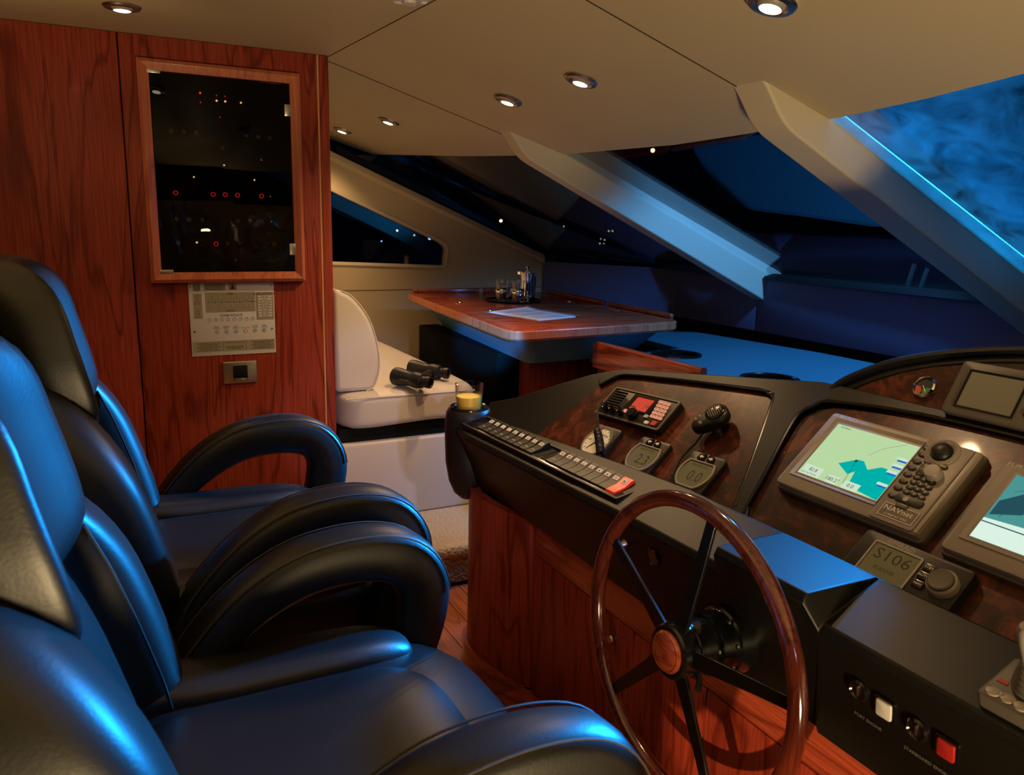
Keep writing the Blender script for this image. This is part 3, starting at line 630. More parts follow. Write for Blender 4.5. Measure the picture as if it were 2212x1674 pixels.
# binnacle
arch = [(-1.19, -.02), (-1.177, .0), (-1.155, .035), (-1.127, .06), (-1.085, .089), (-1.043, .111), (-.958, .142), (-.83, .172), (-.70, .185), (-.57, .185), (-.44, .172), (-.31, .142), (-.2, .09), (-.1, .0), (-.09, -.02)]
ap = [tuple(p)[:2] for p in smooth_path([(a, b, 0) for a, b in arch], 3)]
g = G().prism(ap + [(-.09, -.06), (-1.19, -.06)], -.22, -.002, FN); part(g, 'binnacle_hood', 'fascia', hc, bevel=.006)
part(G().tube([(a, b, -.002) for a, b in ap], .011, 10, FN), 'hood_rim', 'fascia', hc)
inn = [(-1.141, .013), (-1.085, .056), (-1.012, .097), (-.936, .124), (-.83, .148), (-.70, .162), (-.57, .162), (-.44, .148), (-.33, .12), (-.2, .06), (-.14, .0)]
ip = [tuple(p)[:2] for p in smooth_path([(a, b, 0) for a, b in inn], 3)]
part(G().prism(ip + [(-.14, -.012), (-1.15, -.012)], -.002, .002, FN), 'burl_panel', 'burl', hc, label='dark burl panel of the binnacle')
part(G().tube([(a, b, .002) for a, b in ip], .0025, 6, FN), 'edge_bead', 'blackg', hc)
# cup holder boss at the port end
CX, CY = .974, 2.158
part(G().lathe([(0, -.852), (.022, -.848), (.044, -.828), (.060, -.79), (.070, -.73), (.0725, -.66), (.0725, -.60), (.069, -.575), (.062, -.563), (.054, -.560), (.047, -.562), (.045, -.585), (0, -.586)], 44, T(CX, CY)), 'cup_holder', 'black', hc)
part(G().lathe([(.0455, -.566), (.050, -.558), (.056, -.5555), (.060, -.559), (.0605, -.566)], 44, T(CX, CY)), 'cup_ring', 'blackg', hc)
# steering pod and column
th = math.radians(3); AX = V((-math.cos(th), 0, math.sin(th)))
WC = V((.845, .974, -.715))
FWH = frame(WC, (0, -1, 0), tuple(V((math.sin(th), 0, math.cos(th)))))   # wheel plane, w towards the seats
part(G().lathe([(.062, -.16), (.060, -.085), (.056, -.082)], 40, FWH).lathe([(.056, -.085), (.054, -.05), (.05, -.048), (0, -.048)], 40, FWH), 'steering_column', 'blackg', hc)
g = G()
for k in range(8):
    a = k*PI/4+.3; g = G(); g.lathe([(.005, -.078), (.005, -.074), (0, -.074)], 8, FWH @ T(.0535*math.cos(a), .0535*math.sin(a))); part(g, 'bolt', 'steel', hc)

# start panel on the front face: two key switches, white and red buttons
FK = frame((.9595, 0, -.68), (0, -1, 0), (-.127, 0, 1))
for n_, (kq, bq, m, t, tq) in enumerate((((1857, 1490), (1913, 1531), 'whitebtn', 'PORT ENGINE', (1876, 1557)), ((1983, 1575), (2047, 1618), 'redbtn', 'STARBOARD ENGINE', (2004, 1645)))):
    p = uv(kq, FK); ks = part(G().lathe([(.017, -.004), (.017, .003), (.014, .006), (.012, .003), (0, .003)], 28, FK @ T(p.x, p.y)), 'key_switch', 'blackg', hc)
    part(G().rbox((p.x-.0015, p.y-.008, .003), (p.x+.0015, p.y+.008, .006), .0006, FK), 'key_slot', 'steel', ks)
    p = uv(bq, FK); b_ = part(G().prism(rpoly(rect(p.x-.0125, p.y-.0135, p.x+.0125, p.y+.0135), .004, 4), -.002, .006, FK, .0015), 'start_button', m, hc, label=('white' if n_ == 0 else 'red') + ' square start button')
    part(G().ring(rpoly(rect(p.x-.013, p.y-.014, p.x+.013, p.y+.014), .004, 4), rpoly(rect(p.x-.017, p.y-.018, p.x+.017, p.y+.018), .005, 4), -.002, .003, FK), 'button_bezel', 'blackg', b_)
    p = uv(tq, FK); part(G().text(t, .0075, FK @ T(p.x, p.y, .0015)), 'lettering', 'printd', hc, 0)
# small ignition switch and two keyholes on the front face behind the wheel
FL = frame((.9635, 0, -.69), (0, -1, 0), (-.198, 0, 1))
p = uv(z4(335, 395), FL); part(G().lathe([(.012, -.003), (.012, .004), (.009, .010), (.007, .016), (0, .017)], 20, FL @ T(p.x, p.y)), 'push_button', 'steel', hc)
p = uv(z4(490, 470), FL); part(G().lathe([(.020, -.003), (.020, .002), (.018, .004), (.0165, .002), (0, .002)], 28, FL @ T(p.x, p.y)), 'socket_cap', 'blackg', hc)

# joystick pod at the starboard end of the ledge
js = thing('joystick_control', 'thruster joystick on a dark control box at the end of the ledge', 'joystick', (1.0, .47, -.60))
FJ = frame((.960, 0, -.600), (0, -1, 0), (.129, 0, .048))
a, b_ = uv(z5(1225, 1125), FJ, .022), uv(z5(1490, 925), FJ, .022)
jx0, jy0 = a.x, a.y; jy1 = max(b_.y, jy0 + .085)
part(G().prism(rpoly(rect(jx0, jy0, jx0+.16, jy1), .008, 4), -.004, .022, FJ, .004), 'base', 'greyd', js)
for zx, zy in ((1345, 1125), (1440, 1172), (1530, 1225)):
    p = uv(z5(zx, zy), FJ, .024); part(G().prism(circ(.0095, 20, p.x, p.y, .0075), .020, .0245, FJ, .0012), 'button', 'greyl', js)
p = uv(z5(1395, 1148), FJ, .024); part(G().prism(circ(.004, 12, p.x, p.y), .020, .0245, FJ), 'indicator', 'lightblue', js)
p = uv(z5(1412, 1060), FJ, .024); part(G().prism([(p.x-.007, p.y-.003), (p.x+.007, p.y-.003), (p.x+.005, p.y+.003), (p.x-.005, p.y+.003)], .021, .0232, FJ), 'red_mark', 'inkr', js)
p = uv(z5(1505, 1130), FJ, .022) + V((.012, .014))
part(G().lathe([(.024, .020), (.025, .030), (.021, .033), (.023, .037), (.019, .041), (.021, .045), (.0165, .049), (.018, .053), (.0145, .057), (.015, .061), (.012, .064), (0, .064)], 28, FJ @ T(p.x, p.y)), 'boot', 'greyd', js)
part(G().lathe([(.010, .06), (.0115, .075), (.0135, .100), (.0135, .118), (.010, .124), (0, .126)], 24, FJ @ T(p.x, p.y)), 'stick', 'grey', js)

# ================================================================ SWITCH STRIP
A_, B_ = V((.928, 2.078, -.598)), V((.975, 1.374, -.598))
FS = frame(A_, tuple(B_-A_), (1, .066, .16)); SL = (B_-A_).length; SW = .077
sw = thing('switch_panel', 'long black strip of labelled rocker switches along the console ledge', 'switch panel', tuple(A_*.5 + B_*.5))
part(G().prism(rpoly(rect(-.012, -.006, SL+.012, SW+.004), .004, 3), -.006, .006, FS, .0015), 'tray', 'blackg', sw)
part(G().ring(rpoly(rect(-.006, -.001, SL+.006, SW-.001), .003, 3), rpoly(rect(-.012, -.006, SL+.012, SW+.004), .004, 3), .004, .0095, FS), 'bezel', 'black', sw)
u_of = lambda q: uv(q, FS, .016).x
ua, ub, uc, ud = u_of(z1(340, 178)), u_of(z1(912, 456)), u_of(z1(1155, 573)), u_of(z1(1880, 917))
px_ = (ub-ua)/8
prof = [(.006, .004), (.010, .0105), (.040, .0125), (.060, .0205), (.0675, .0215), (.0705, .018), (.072, .004)]
def rocker(wd_):
    g = G(); pts = [(v_, w) for v_, w in prof]
    g.loft([[(-wd_/2, v_, w) for v_, w in pts], [(wd_/2, v_, w) for v_, w in pts]]); return g
rk = rocker(.0285).mesh('rocker_switch', 'black', smooth=30); rr = rocker(.0305).mesh('rocker_switch_red', 'red', smooth=30)
lgd = G().rbox((-.009, .0505, .0175), (.009, .0595, .0196), .0006, RX(0)); lgd = G()
sl = math.atan2(.008, .020); FLg = T(0, .0525, .0180) @ RX(sl)
lgd.prism(rpoly(rect(-.0088, -.0055, .0088, .0055), .0012, 2), -.001, .0004, FLg); lgm = lgd.mesh('legend', 'print', smooth=0)
symm = {}
def symbol(k):                              # small pictogram on each legend
    k = k % 6
    if k not in symm:
        g = G(); fr = FLg @ T(0, 0, .0004)
        if k in (0, 3): g.ring(circ(.0022, 12), circ(.0032, 12), 0, .0003, fr)
        if k in (0, 1): g.box((-.0045, -.0005, 0), (.0045, .0005, .0003), fr)
        if k in (1, 4): g.box((-.0005, -.0032, 0), (.0005, .0032, .0003), fr)
        if k in (2, 5): g.prism([(-.0035, -.0028), (.0035, -.0028), (0, .003)], 0, .0003, fr)
        if k in (3, 4): g.box((-.004, -.0036, 0), (.004, -.0028, .0003), fr)
        if k == 5: g.box((.0030, -.0030, 0), (.0045, .0030, .0003), fr)
        symm[k] = g.mesh('symbol', 'ink', smooth=0)
    return symm[k]
lnm = G().box((-.006, .0255, .0114), (.006, .0268, .0121)).mesh('marking', 'print', smooth=0)
us = [ua + (ub-ua)*k/8 for k in range(9)] + [uc + (ud-uc)*k/8 for k in range(9)]
for k, u_ in enumerate(us):
    o = inst(rr if k == 17 else rk, 'rocker_switch', sw, FS @ T(u_))
    if k == 17: o['label'] = 'red rocker switch'
    for me, nm in ((lgm, 'legend'), (symbol(k*5+k//3), 'symbol')) + (((lnm, 'marking'),) if k < 10 else ()):
        c_ = bpy.data.objects.new(nm, me); C.objects.link(c_); c_.parent = o
for k in (9.0, 10.0):
    u_ = ub + (uc-ub)*(.36 if k < 9.5 else .66); part(G().rbox((u_-.012, .010, .003), (u_+.012, .068, .007), .001, FS), 'blank_slot', 'pitch', sw)

# ================================================================ INSTRUMENTS ON THE BURL
ROT = math.radians(4.0)
def local(u_, v_, w=.004, r=0): return FB @ T(u_, v_, w) @ RZ(r)
# VHF radio
FR = local(-1.622, .1275, .004, ROT); rw, rh = .128, .049
vh = thing('vhf_radio', 'black marine radio with red lit display and keypad on the burl', 'radio', tuple(FR.translation))
part(G().prism(rpoly(rect(-rw, -rh, rw, rh), .008, 4), 0, 0.0200, FR, .003), 'housing', 'black', vh)
part(G().ring(rpoly(rect(-rw+.005, -rh+.005, rw-.005, rh-.005), .006, 4), rpoly(rect(-rw, -rh, rw, rh), .008, 4), 0.0180, 0.0225, FR), 'bezel', 'greyd', vh)
inv = FR.inverted()
def rp_(zq, w=0.0210): q = uv(zq, FR, w); return q
p, q = rp_(z7(1250, 300)), rp_(z7(1420, 265))
lc = [tuple(rp_(z7(*c))) for c in ((1250, 297), (1390, 330), (1422, 266), (1280, 232))]
cx_, cy_ = sum(c[0] for c in lc)/4, sum(c[1] for c in lc)/4
scr = part(G().prism(rpoly(rect(cx_-0.0330, cy_-.020, cx_+0.0330, cy_+.020), .002, 2), 0.0190, 0.0215, FR), 'display', 'lcdred', vh, label='glowing red display reading 14')
part(G().text('14', 0.0240, FR @ T(cx_+.022, cy_-.004, 0.0220), .9).box((cx_-.038, cy_-.014, .0215), (cx_-.012, cy_-.010, .0218), FR), 'digits', 'ink', scr, 0)
part(G().ring(rect(cx_-0.0340, cy_-.021, cx_+0.0340, cy_+.021), rect(cx_-.049, cy_-.026, cx_+.049, cy_+.026), 0.0190, 0.0230, FR), 'display_frame', 'blackg', vh)
for k in range(7): part(G().rbox((-rw+.012, .034-k*.0085, 0.0195), (-rw+.060, .0375-k*.0085, 0.0225), .0008, FR), 'speaker_slat', 'pitch', vh)
part(G().text('Icom', .013, FR @ T(-rw+.020, -0.0210, 0.0225)), 'lettering', 'print', vh, 0)
kp = [rp_(z7(*c)) for c in ((1457, 265), (1507, 280), (1402, 356), (1452, 371))]
for i in range(5):
    for j in range(3):
        a = kp[0].lerp(kp[2], i/4); b_ = kp[1].lerp(kp[3], i/4); c_ = a.lerp(b_, j/2)
        k_ = part(G().prism(rpoly(rect(c_.x-.0062, c_.y-.0040, c_.x+.0062, c_.y+.0040), .0012, 2), 0.0200, 0.0235, FR), 'key', 'keyred', vh)
        part(G().text('123456789*0#---'[i*3+j], .0075, FR @ T(c_.x, c_.y, 0.0236)), 'key_numeral', 'ink', k_, 0)
for c_, m in ((( 1230, 322), 'keyred'), ((1262, 330), 'keyred'), ((1363, 358), 'lightblue'), ((1365, 398), 'print')):
    c_ = rp_(z7(*c_)); part(G().prism(rpoly(rect(c_.x-.007, c_.y-.0045, c_.x+.007, c_.y+.0045), .0015, 2), 0.0200, 0.0235, FR), 'soft_key', m, vh)
c_ = rp_(z7(1414, 405)); part(G().prism(rpoly(rect(c_.x-.009, c_.y-.007, c_.x+.009, c_.y+.007), .002, 2), 0.0200, 0.0245, FR), 'distress_key', 'redbtn', vh)
c_ = rp_(z7(1280, 350)); part(G().lathe([(.016, 0.0200), (.0155, 0.0320), (.0135, 0.0360), (0, 0.0365)], 24, FR @ T(c_.x, c_.y)), 'channel_knob', 'blackg', vh)
for zq in ((1150, 320), (1110, 310), (1200, 335)): c_ = rp_(z7(*zq)); part(G().lathe([(.009, 0.0200), (.0085, .038), (0, 0.0300)], 16, FR @ T(c_.x, c_.y)), 'knob', 'blackg', vh)
# coiled radio cord hanging from the port side of the radio
cd = vh
pts = [uv(z7(*q), FB, w).to_3d() + V((0, 0, w)) for q, w in (((1078, 262), .028), (1062, 275) and ((1060, 285), .040), ((1050, 320), .044), ((1048, 380), .036), ((1058, 430), .028), ((1050, 455), .026))]
ld = part(G().tube(smooth_path(pts, 6), .0026, 8, FB), 'handset_cord', 'black', cd)
a, b_ = (uv(z7(1048, 455), FB, .026), uv(z7(1066, 605), FB, .026)); n_ = 210; hel = []
ax_ = (b_-a).to_3d(); e1 = V((-ax_.y, ax_.x, 0)).normalized()
for k in range(n_):
    t = k/(n_-1); c_ = a.to_3d() + ax_*t + V((.004*math.sin(3*t), 0, .026)); an = 2*PI*13*t; hel.append(c_ + e1*.0085*math.cos(an) + V((0, 0, .0085*math.sin(an))))
part(G().tube(hel, .0028, 6, FB), 'coil', 'black', ld)
# fist microphone on its clip
FM = local(-1.364, .160, .004, math.radians(-32))
mc = thing('radio_microphone', 'black fist microphone clipped to the burl panel', 'microphone', tuple(FM.translation))
def mdef(p): k = 1 - .35*max(0, min(1, (.02-p.y)/.06)); return V((p.x*k, p.y, p.z))
part(G().sell((0, .0, .026), (.060, .092, .034), 3.2, 10, mdef, FM), 'body', 'black', mc, 60)
part(G().lathe([(.0235, .040), (.0235, .044), (.021, .0455), (0, .0455)], 32, FM @ T(0, .018)), 'grille_ring', 'blackg', mc)
for k in range(-3, 4): h_ = math.sqrt(.019**2-(k*.005)**2); part(G().box((-h_, .018+k*.005-.001, .0455), (h_, .018+k*.005+.001, .0468), FM), 'grille_bar', 'greyd', mc)
for x_, y_ in ((-.012, -.018), (-.010, -.029), (.010, -.022)): part(G().rbox((x_-.006, y_-.004, .036), (x_+.006, y_+.004, .0425), .001, FM), 'button', 'greyd', mc)
part(G().rbox((-.033, -.004, .012), (-.027, .022, .034), .002, FM), 'talk_bar', 'blackg', mc)
part(G().lathe([(.011, 0), (.011, .010), (.007, .012)], 16, FM @ T(.012, 0)), 'clip', 'steel', mc)
pts = [uv(z7(*q), FB, w).to_3d() + V((0, 0, w)) for q, w in (((1725, 470), .022), ((1690, 520), .016), ((1640, 570), .012), ((1590, 625), .010), ((1550, 690), .010), ((1530, 740), .010))]
part(G().tube(smooth_path(pts, 6), .0028, 8, FB), 'cord', 'black', mc)
# round wind dial and two square digital gauges
def gauge(u_, v_, label, kind, big='', sm=''):
    fr = local(u_, v_, .004, ROT); t = thing('instrument_gauge', label, 'gauge', tuple(fr.translation))
    s = .053
    part(G().prism(rpoly(rect(-s, -s, s, s), .012, 4), 0, .013, fr, .003), 'housing', 'black', t)
    if kind == 'dial':
        part(G().ring(circ(.044, 40), circ(.049, 40), .011, .0165, fr), 'bezel', 'alu', t)
        f_ = part(G().prism(circ(.0445, 40), .012, .0138, fr), 'face', 'dial', t)
        g = G()
        for k in range(-6, 7):
            a = PI/2 - k*PI/8; g.box((-.0006, .035, 0), (.0006, .040 if k % 2 else .042, .0003), fr @ T(0, 0, .014) @ RZ(a-PI/2))
        g.text('WIND', .010, fr @ T(.004, .022, .0141))
        for k in range(-2, 3):
            if k: a = PI/2 - k*PI/4; g.text(str(abs(k)*30), .0085, fr @ T(.029*math.cos(a), .029*math.sin(a), .0141))
        part(g, 'scale', 'ink', f_, 0)
        for m, a0, sg in (('inkr', 70, 1), ('green', 20, 1)):
            aa = [math.radians(a_) for a_ in ((115, 150) if m == 'inkr' else (25, 62))]
            arc = [(r_*math.cos(aa[0]+(aa[1]-aa[0])*i/8), r_*math.sin(aa[0]+(aa[1]-aa[0])*i/8)) for r_, rng in ((.038, range(9)), (.043, range(8, -1, -1))) for i in rng]
            part(G().prism(arc, .0138, .0142, fr), 'sector', m, f_, 0)
        part(G().prism([(-.0016, -.01), (.0016, -.01), (.0006, .034), (-.0006, .034)], .0146, .0154, fr @ RZ(math.radians(150))), 'needle', 'ink', t)
        part(G().lathe([(.004, .014), (.004, .0165), (0, .017)], 16, fr), 'needle_hub', 'ink', t)
    else:
        lens = [(x_, max(-.040, min(.028, y_))) for x_, y_ in circ(.046, 48)]
        part(G().ring([(x_*.95, y_*.95) for x_, y_ in lens], [(x_*1.06, y_*1.06) for x_, y_ in lens], .012, .0165, fr), 'bezel', 'grey', t)
        f_ = part(G().prism([(x_*.95, y_*.95) for x_, y_ in lens], .012, .0140, fr), 'display', 'lcdgrey', t)
        part(G().text(big, .040, fr @ T(.006, -.012, .0142), .85).text(sm, .0085, fr @ T(0, .017, .0142)), 'digits', 'ink', f_, 0)
        for sg in (-1, 1):
            k_ = part(G().prism(rpoly([(sg*.004, .034), (sg*.026, .034), (sg*.022, .048), (sg*.004, .051)], .003, 2), .012, .0155, fr), 'arrow_key', 'blackg', t)
            part(G().prism([(sg*.020, .0415), (sg*.014, .0465), (sg*.014, .0435), (sg*.008, .0435), (sg*.008, .0395), (sg*.014, .0395), (sg*.014, .0365)], .0155, .0159, fr), 'arrow', 'print', k_, 0)
    return t
gauge(-1.655, .0, 'round white wind dial half hidden behind the coiled radio cord', 'dial')
gauge(-1.474, .016, 'square digital depth gauge reading 2.3 beside the wind dial', 'lcd', '2.3', 'DEPTH MTRS')
gauge(-1.300, .031, 'square digital gauge reading 0.0 beside the burl divider', 'lcd', '0.0', 'TRIP REC KTS')
# ---------------------------------------------------------------- chart plotters
FP0 = local(-.942, .1745, .004)                          # centre of the port plotter
def P8(zx, zy, w=0.0260, fr=FP0): return uv(z8(zx, zy), fr, w)
hw, hh = .157, .097
def plotter(du, label):
    fr = FP0 @ T(du); t = thing('chart_plotter', label, 'display', tuple(fr.translation))
    part(G().prism(rpoly(rect(-hw, -hh, hw, hh), .010, 4), 0, 0.0260, fr, .005), 'housing', 'grey', t)
    part(G().prism(rpoly(rect(-hw-.004, -hh-.004, hw+.004, hh+.004), .012, 4), 0, .012, fr, .003), 'mounting_bezel', 'greyd', t)
    c = [P8(*q) for q in ((415, 778), (885, 965), (1120, 628), (635, 483))]
    x0, x1 = (c[0].x+c[3].x)/2, (c[1].x+c[2].x)/2; y0, y1 = (c[0].y+c[1].y)/2, (c[2].y+c[3].y)/2
    sc = rect(x0, y0, x1, y1)
    part(G().ring(sc, rect(x0-.012, y0-.010, x1+.004, y1+.012), 0.0240, 0.0285, fr, 0.0245), 'screen_surround', 'grey', t)
    part(G().prism(rpoly(rect(x1+.006, -hh+.003, hw-.012, hh-.003), .006, 3), 0.0240, 0.0295, fr, .002), 'key_console', 'grey', t)
    part(G().rbox((hw-.011, -hh+.004, 0.0240), (hw-.003, hh-.004, 0.0285), .002, fr), 'side_rib', 'greyl', t)
    return t, fr, (x0, y0, x1, y1)
def keys(t, fr, on_right=True):
    for zx, zy, kt in ((1180,638,'DISP'),(1152,676,'-'),(1118,718,'.'),(1087,756,'.'),(1062,796,'.'),(1035,836,'.'),(1004,876,'.'),(970,922,'-'),(1188,720,'ALARM'),(1230,733,'CLEAR'),(1277,750,'MENU')):
        p = P8(zx, zy, 0.0300); k_ = part(G().prism(circ(.0085, 20, p.x, p.y, .0055), 0.0280, 0.0320, fr, .001), 'oval_key', 'black', t)
        part(G().text(kt, .0045 if len(kt) > 1 else .008, fr @ T(p.x, p.y, 0.0322)), 'key_text', 'print', k_, 0)
    nums = ((1118,814),(1162,828),(1209,846),(1098,842),(1141,857),(1187,875),(1077,873),(1122,887),(1166,906),(1055,902),(1100,916),(1146,936))
    for k, (zx, zy) in enumerate(nums):
        p = P8(zx, zy, 0.0300); k_ = part(G().prism(circ(.0072, 18, p.x, p.y, .0052), 0.0280, 0.0320, fr, .001), 'number_key', 'black', t)
        part(G().text('123456789<0G'[k], .006, fr @ T(p.x, p.y, 0.0322)), 'key_text', 'print', k_, 0)
    p = P8(1270, 665, 0.0300); part(G().lathe([(.030, 0.0285), (.029, 0.0320), (.024, 0.0340), (.019, 0.0315), (.018, 0.0290)], 36, fr @ T(p.x, p.y)), 'trackball_ring', 'grey', t)
    part(G().lathe([(.0185, 0.0300), (.0165, 0.0380), (.011, 0.0430), (0, 0.0450)], 28, fr @ T(p.x, p.y)), 'trackball', 'black', t)
    p = P8(1215, 787, 0.0350); part(G().lathe([(.0155, 0.0280), (.0145, 0.0400), (.0125, 0.0440), (0, 0.0445)], 24, fr @ T(p.x, p.y)), 'gain_knob', 'grey', t)
    p = P8(1155, 768, 0.0300); k_ = part(G().prism(rpoly(rect(p.x-.0075, p.y-.015, p.x+.0075, p.y+.015), .007, 4), 0.0280, 0.0325, fr, .001), 'zoom_key', 'black', t)
    part(G().text('+', .010, fr @ T(p.x, p.y+.009, 0.0327)).text('-', .010, fr @ T(p.x, p.y-.010, 0.0327)).text('RANGE', .0035, fr @ T(p.x, p.y, 0.0327)), 'key_text', 'print', k_, 0)
    p = P8(1072, 955, 0.0300); k_ = part(G().prism(rpoly(rect(p.x-.026, p.y-.0085, p.x+.026, p.y+.0085), .008, 4), 0.0280, 0.0325, fr, .001), 'power_key', 'black', t)
    part(G().prism(circ(.005, 16, p.x-.006, p.y), 0.0325, 0.0332, fr), 'power_spot', 'greyl', k_)
    p = P8(1028, 985, 0.0300); part(G().rbox((p.x-.011, p.y-.005, 0.0270), (p.x+.011, p.y+.004, 0.0325), .0015, fr), 'card_latch', 'greyd', t)
    p = P8(1003, 1030, .030); b_ = part(G().prism(rpoly(rect(p.x-.034, p.y-.015, p.x+.034, p.y+.015), .003, 3), .026, .0302, fr), 'badge', 'greyd', t)
    part(G().ring(rect(p.x-.032, p.y-.013, p.x+.032, p.y+.013), rect(p.x-.033, p.y-.014, p.x+.033, p.y+.014), .030, .0306, fr).text('NAVnet', .015, fr @ T(p.x-.002, p.y+.004, .0306), 1.1).text('C-MAP NT MAX', .0062, fr @ T(p.x, p.y-.008, .0306)), 'badge_lettering', 'print', b_, 0)
t, fr, (x0, y0, x1, y1) = plotter(0, 'grey chart plotter showing a green and turquoise sea chart')
s_ = part(G().prism(rect(x0, y0, x1, y1), 0.0230, 0.0262, fr), 'screen', 'chart', t, 0, label='lit chart screen')
def inb(pts): return [(min(x1-.0005, max(x0+.0005, a)), min(y1-.0005, max(y0+.0005, b))) for a, b in pts]
sea = inb([tuple(P8(*q)) for q in ((645, 728), (760, 706), (800, 716), (820, 768), (905, 753), (1020, 790), (975, 870), (885, 965), (700, 862), (745, 778), (697, 792))])
part(G().plate(sea, [], 0.0262, 0.0266, fr), 'sea_area', 'teal', s_, 0)
for q in ((425, 735, 560, 800, 'chartw'), (560, 812, 640, 860, 'chartw'), (650, 850, 770, 905, 'chartw')):
    a, b_ = P8(q[0], (q[1]+q[3])/2), P8(q[2], (q[1]+q[3])/2); y_ = y0 + .001
    part(G().box((max(a.x, x0+.001), y0+.001, 0.0262), (b_.x, y0+.018 + (.006 if q[0] < 500 else 0), 0.0269), fr), 'data_box', 'chartw', s_, 0)
g = G(); g.text('82.8', .011, fr @ T(x0+.028, y0+.015, 0.0271)).text('DST ACTION', .006, fr @ T(x0+.024, y0+.005, 0.0271)).text('180.2°', .012, fr @ T(x0+.077, y0+.009, 0.0271)).text('0.0', .012, fr @ T(x0+.118, y0+.009, 0.0271)).text('10.0nm', .008, fr @ T(x0+.022, y1-.006, 0.0271))
a, b_ = P8(752, 715), P8(670, 850); part(G().tube([(a.x, a.y, 0.0268), (b_.x, b_.y, 0.0268)], .0004, 4, fr), 'heading_line', 'ink', s_, 0); part(G().prism(circ(.0028, 10, a.x, a.y), 0.0266, 0.0271, fr), 'boat_mark', 'ink', s_, 0)
pts = [P8(*q) for q in ((828, 682), (880, 655), (935, 638), (1060, 618))]; part(G().tube([(p.x, p.y, 0.0266) for p in pts], .0003, 4, fr), 'coast_line', 'olive', s_, 0)
part(g, 'chart_text', 'ink', s_, 0)
for zx, zy in ((1030, 715), (1003, 755), (975, 795), (920, 870)):
    p = P8(zx, zy); p.x = min(p.x, x1-.013); part(G().box((p.x-.009, p.y, 0.0262), (p.x+.012, p.y+.006, 0.0271), fr), 'menu_tab', 'chartw', s_, 0); part(G().box((p.x-.006, p.y-.0035, 0.0262), (p.x+.012, p.y, 0.0271), fr), 'menu_tab', 'chartb', s_, 0)
part(G().text('FURUNO', .0105, fr @ T(-hw+.036, hh-.0095, .0268), 1.35), 'lettering', 'print', t, 0); keys(t, fr)
D2 = .352
t, fr, _ = plotter(D2, 'grey chart plotter showing a pale radar picture')
s_ = part(G().prism(rect(x0, y0, x1, y1), 0.0230, 0.0262, fr), 'screen', 'radar2', t, 0, label='lit pale radar screen')
w_, h_ = x1-x0, y1-y0
part(G().plate([(x0, y0), (x1, y0), (x1, y0+h_*.36), (x0+w_*.5, y0+h_*.34), (x0, y0+h_*.30)], [], 0.0262, 0.0266, fr), 'pale_area', 'radar1', s_, 0)
part(G().plate([(x0+w_*.02, y0+h_*.36), (x0+w_*.25, y0+h_*.48), (x0+w_*.42, y0+h_*.80), (x0+w_*.22, y0+h_*.84), (x0+w_*.02, y0+h_*.58)], [], 0.0262, 0.0266, fr), 'dark_area', 'radar3', s_, 0)
part(G().plate([(x0+w_*.3, y0+h_*.86), (x0+w_*.55, y0+h_*.82), (x0+w_*.9, y0+h_*.9), (x1, y1), (x0+w_*.3, y1)], [], 0.0262, 0.0266, fr), 'dark_area', 'radar3', s_, 0)
g = G().box((x0, y0+h_*.24, 0.0266), (x1, y0+h_*.255, 0.0269), fr)
for r_ in (.05, .075): g.tube([(x0+w_*.55+r_*math.cos(a*PI/12)*1.6, y0+h_*.36+r_*math.sin(a*PI/12), 0.0266) for a in range(13) if x0 < x0+w_*.55+r_*math.cos(a*PI/12)*1.6 < x1 and y0+h_*.36+r_*math.sin(a*PI/12) < y1], .0004, 4, fr)
part(g, 'range_lines', 'radar3', s_, 0)
part(G().text('FURUNO', .0105, fr @ T(-hw+.036, hh-.0095, .0268), 1.35), 'lettering', 'print', t, 0); keys(t, fr)
# autopilot head
FA = local(-.772, .010, .004, 0); aw, ah = .098, .052
t = thing('autopilot', 'dark autopilot control with grey display and big round knob', 'autopilot', tuple(FA.translation))
part(G().prism(rpoly(rect(-aw, -ah, aw, ah), .010, 4), 0, .022, FA, .004), 'housing', 'black', t)
def A5(zx, zy, w=.023): return uv(z5(zx, zy), FA, w)
c = [A5(*q) for q in ((575, 150), (875, 262), (775, 430), (480, 300))]
xl, xr = (c[0].x+c[3].x)/2, (c[1].x+c[2].x)/2; yt = (c[0].y+c[1].y)/2
s_ = part(G().prism(rpoly(rect(xl, yt-.066, xr, yt), .003, 2), .019, .0226, FA), 'display', 'lcdgrey', t)
part(G().ring(rpoly(rect(xl, yt-.066, xr, yt), .003, 2), rpoly(rect(xl-.003, yt-.069, xr+.003, yt+.003), .004, 2), .020, .0245, FA), 'display_frame', 'greyl', t)
part(G().text('S106', .030, FA @ T((xl+xr)/2, yt-.019, .0228), 1.15).text('RUDDER', .010, FA @ T((xl+xr)/2, yt-.044, .0228)), 'digits', 'stitch', s_, 0)
p = A5(740, 185); part(G().text('SIMRAD', .012, FA @ T(p.x, ah-.009, .0222), 1.2), 'lettering', 'greyl', t, 0)
for (zx, zy), s in (((932, 328), 'STBY'), ((895, 378), 'AUTO'), ((855, 430), 'NAV')):
    p = A5(zx, zy); k_ = part(G().prism(rpoly(rect(p.x-.0095, p.y-.0065, p.x+.0095, p.y+.0065), .002, 2), .020, .0255, FA, .001), 'mode_key', 'blackg', t); part(G().text(s, .0068, FA @ T(p.x, p.y, .0257)), 'key_text', 'print', k_, 0)
p = A5(1015, 425, .028); part(G().lathe([(.0235, .020), (.0235, .032), (.0225, .034), (.020, .036)], 36, FA @ T(p.x, p.y)), 'knob_skirt', 'greyl', t); part(G().lathe([(.0202, .034), (.0195, .0395), (.017, .041), (0, .0395)], 36, FA @ T(p.x, p.y)), 'knob_cap', 'greyd', t)
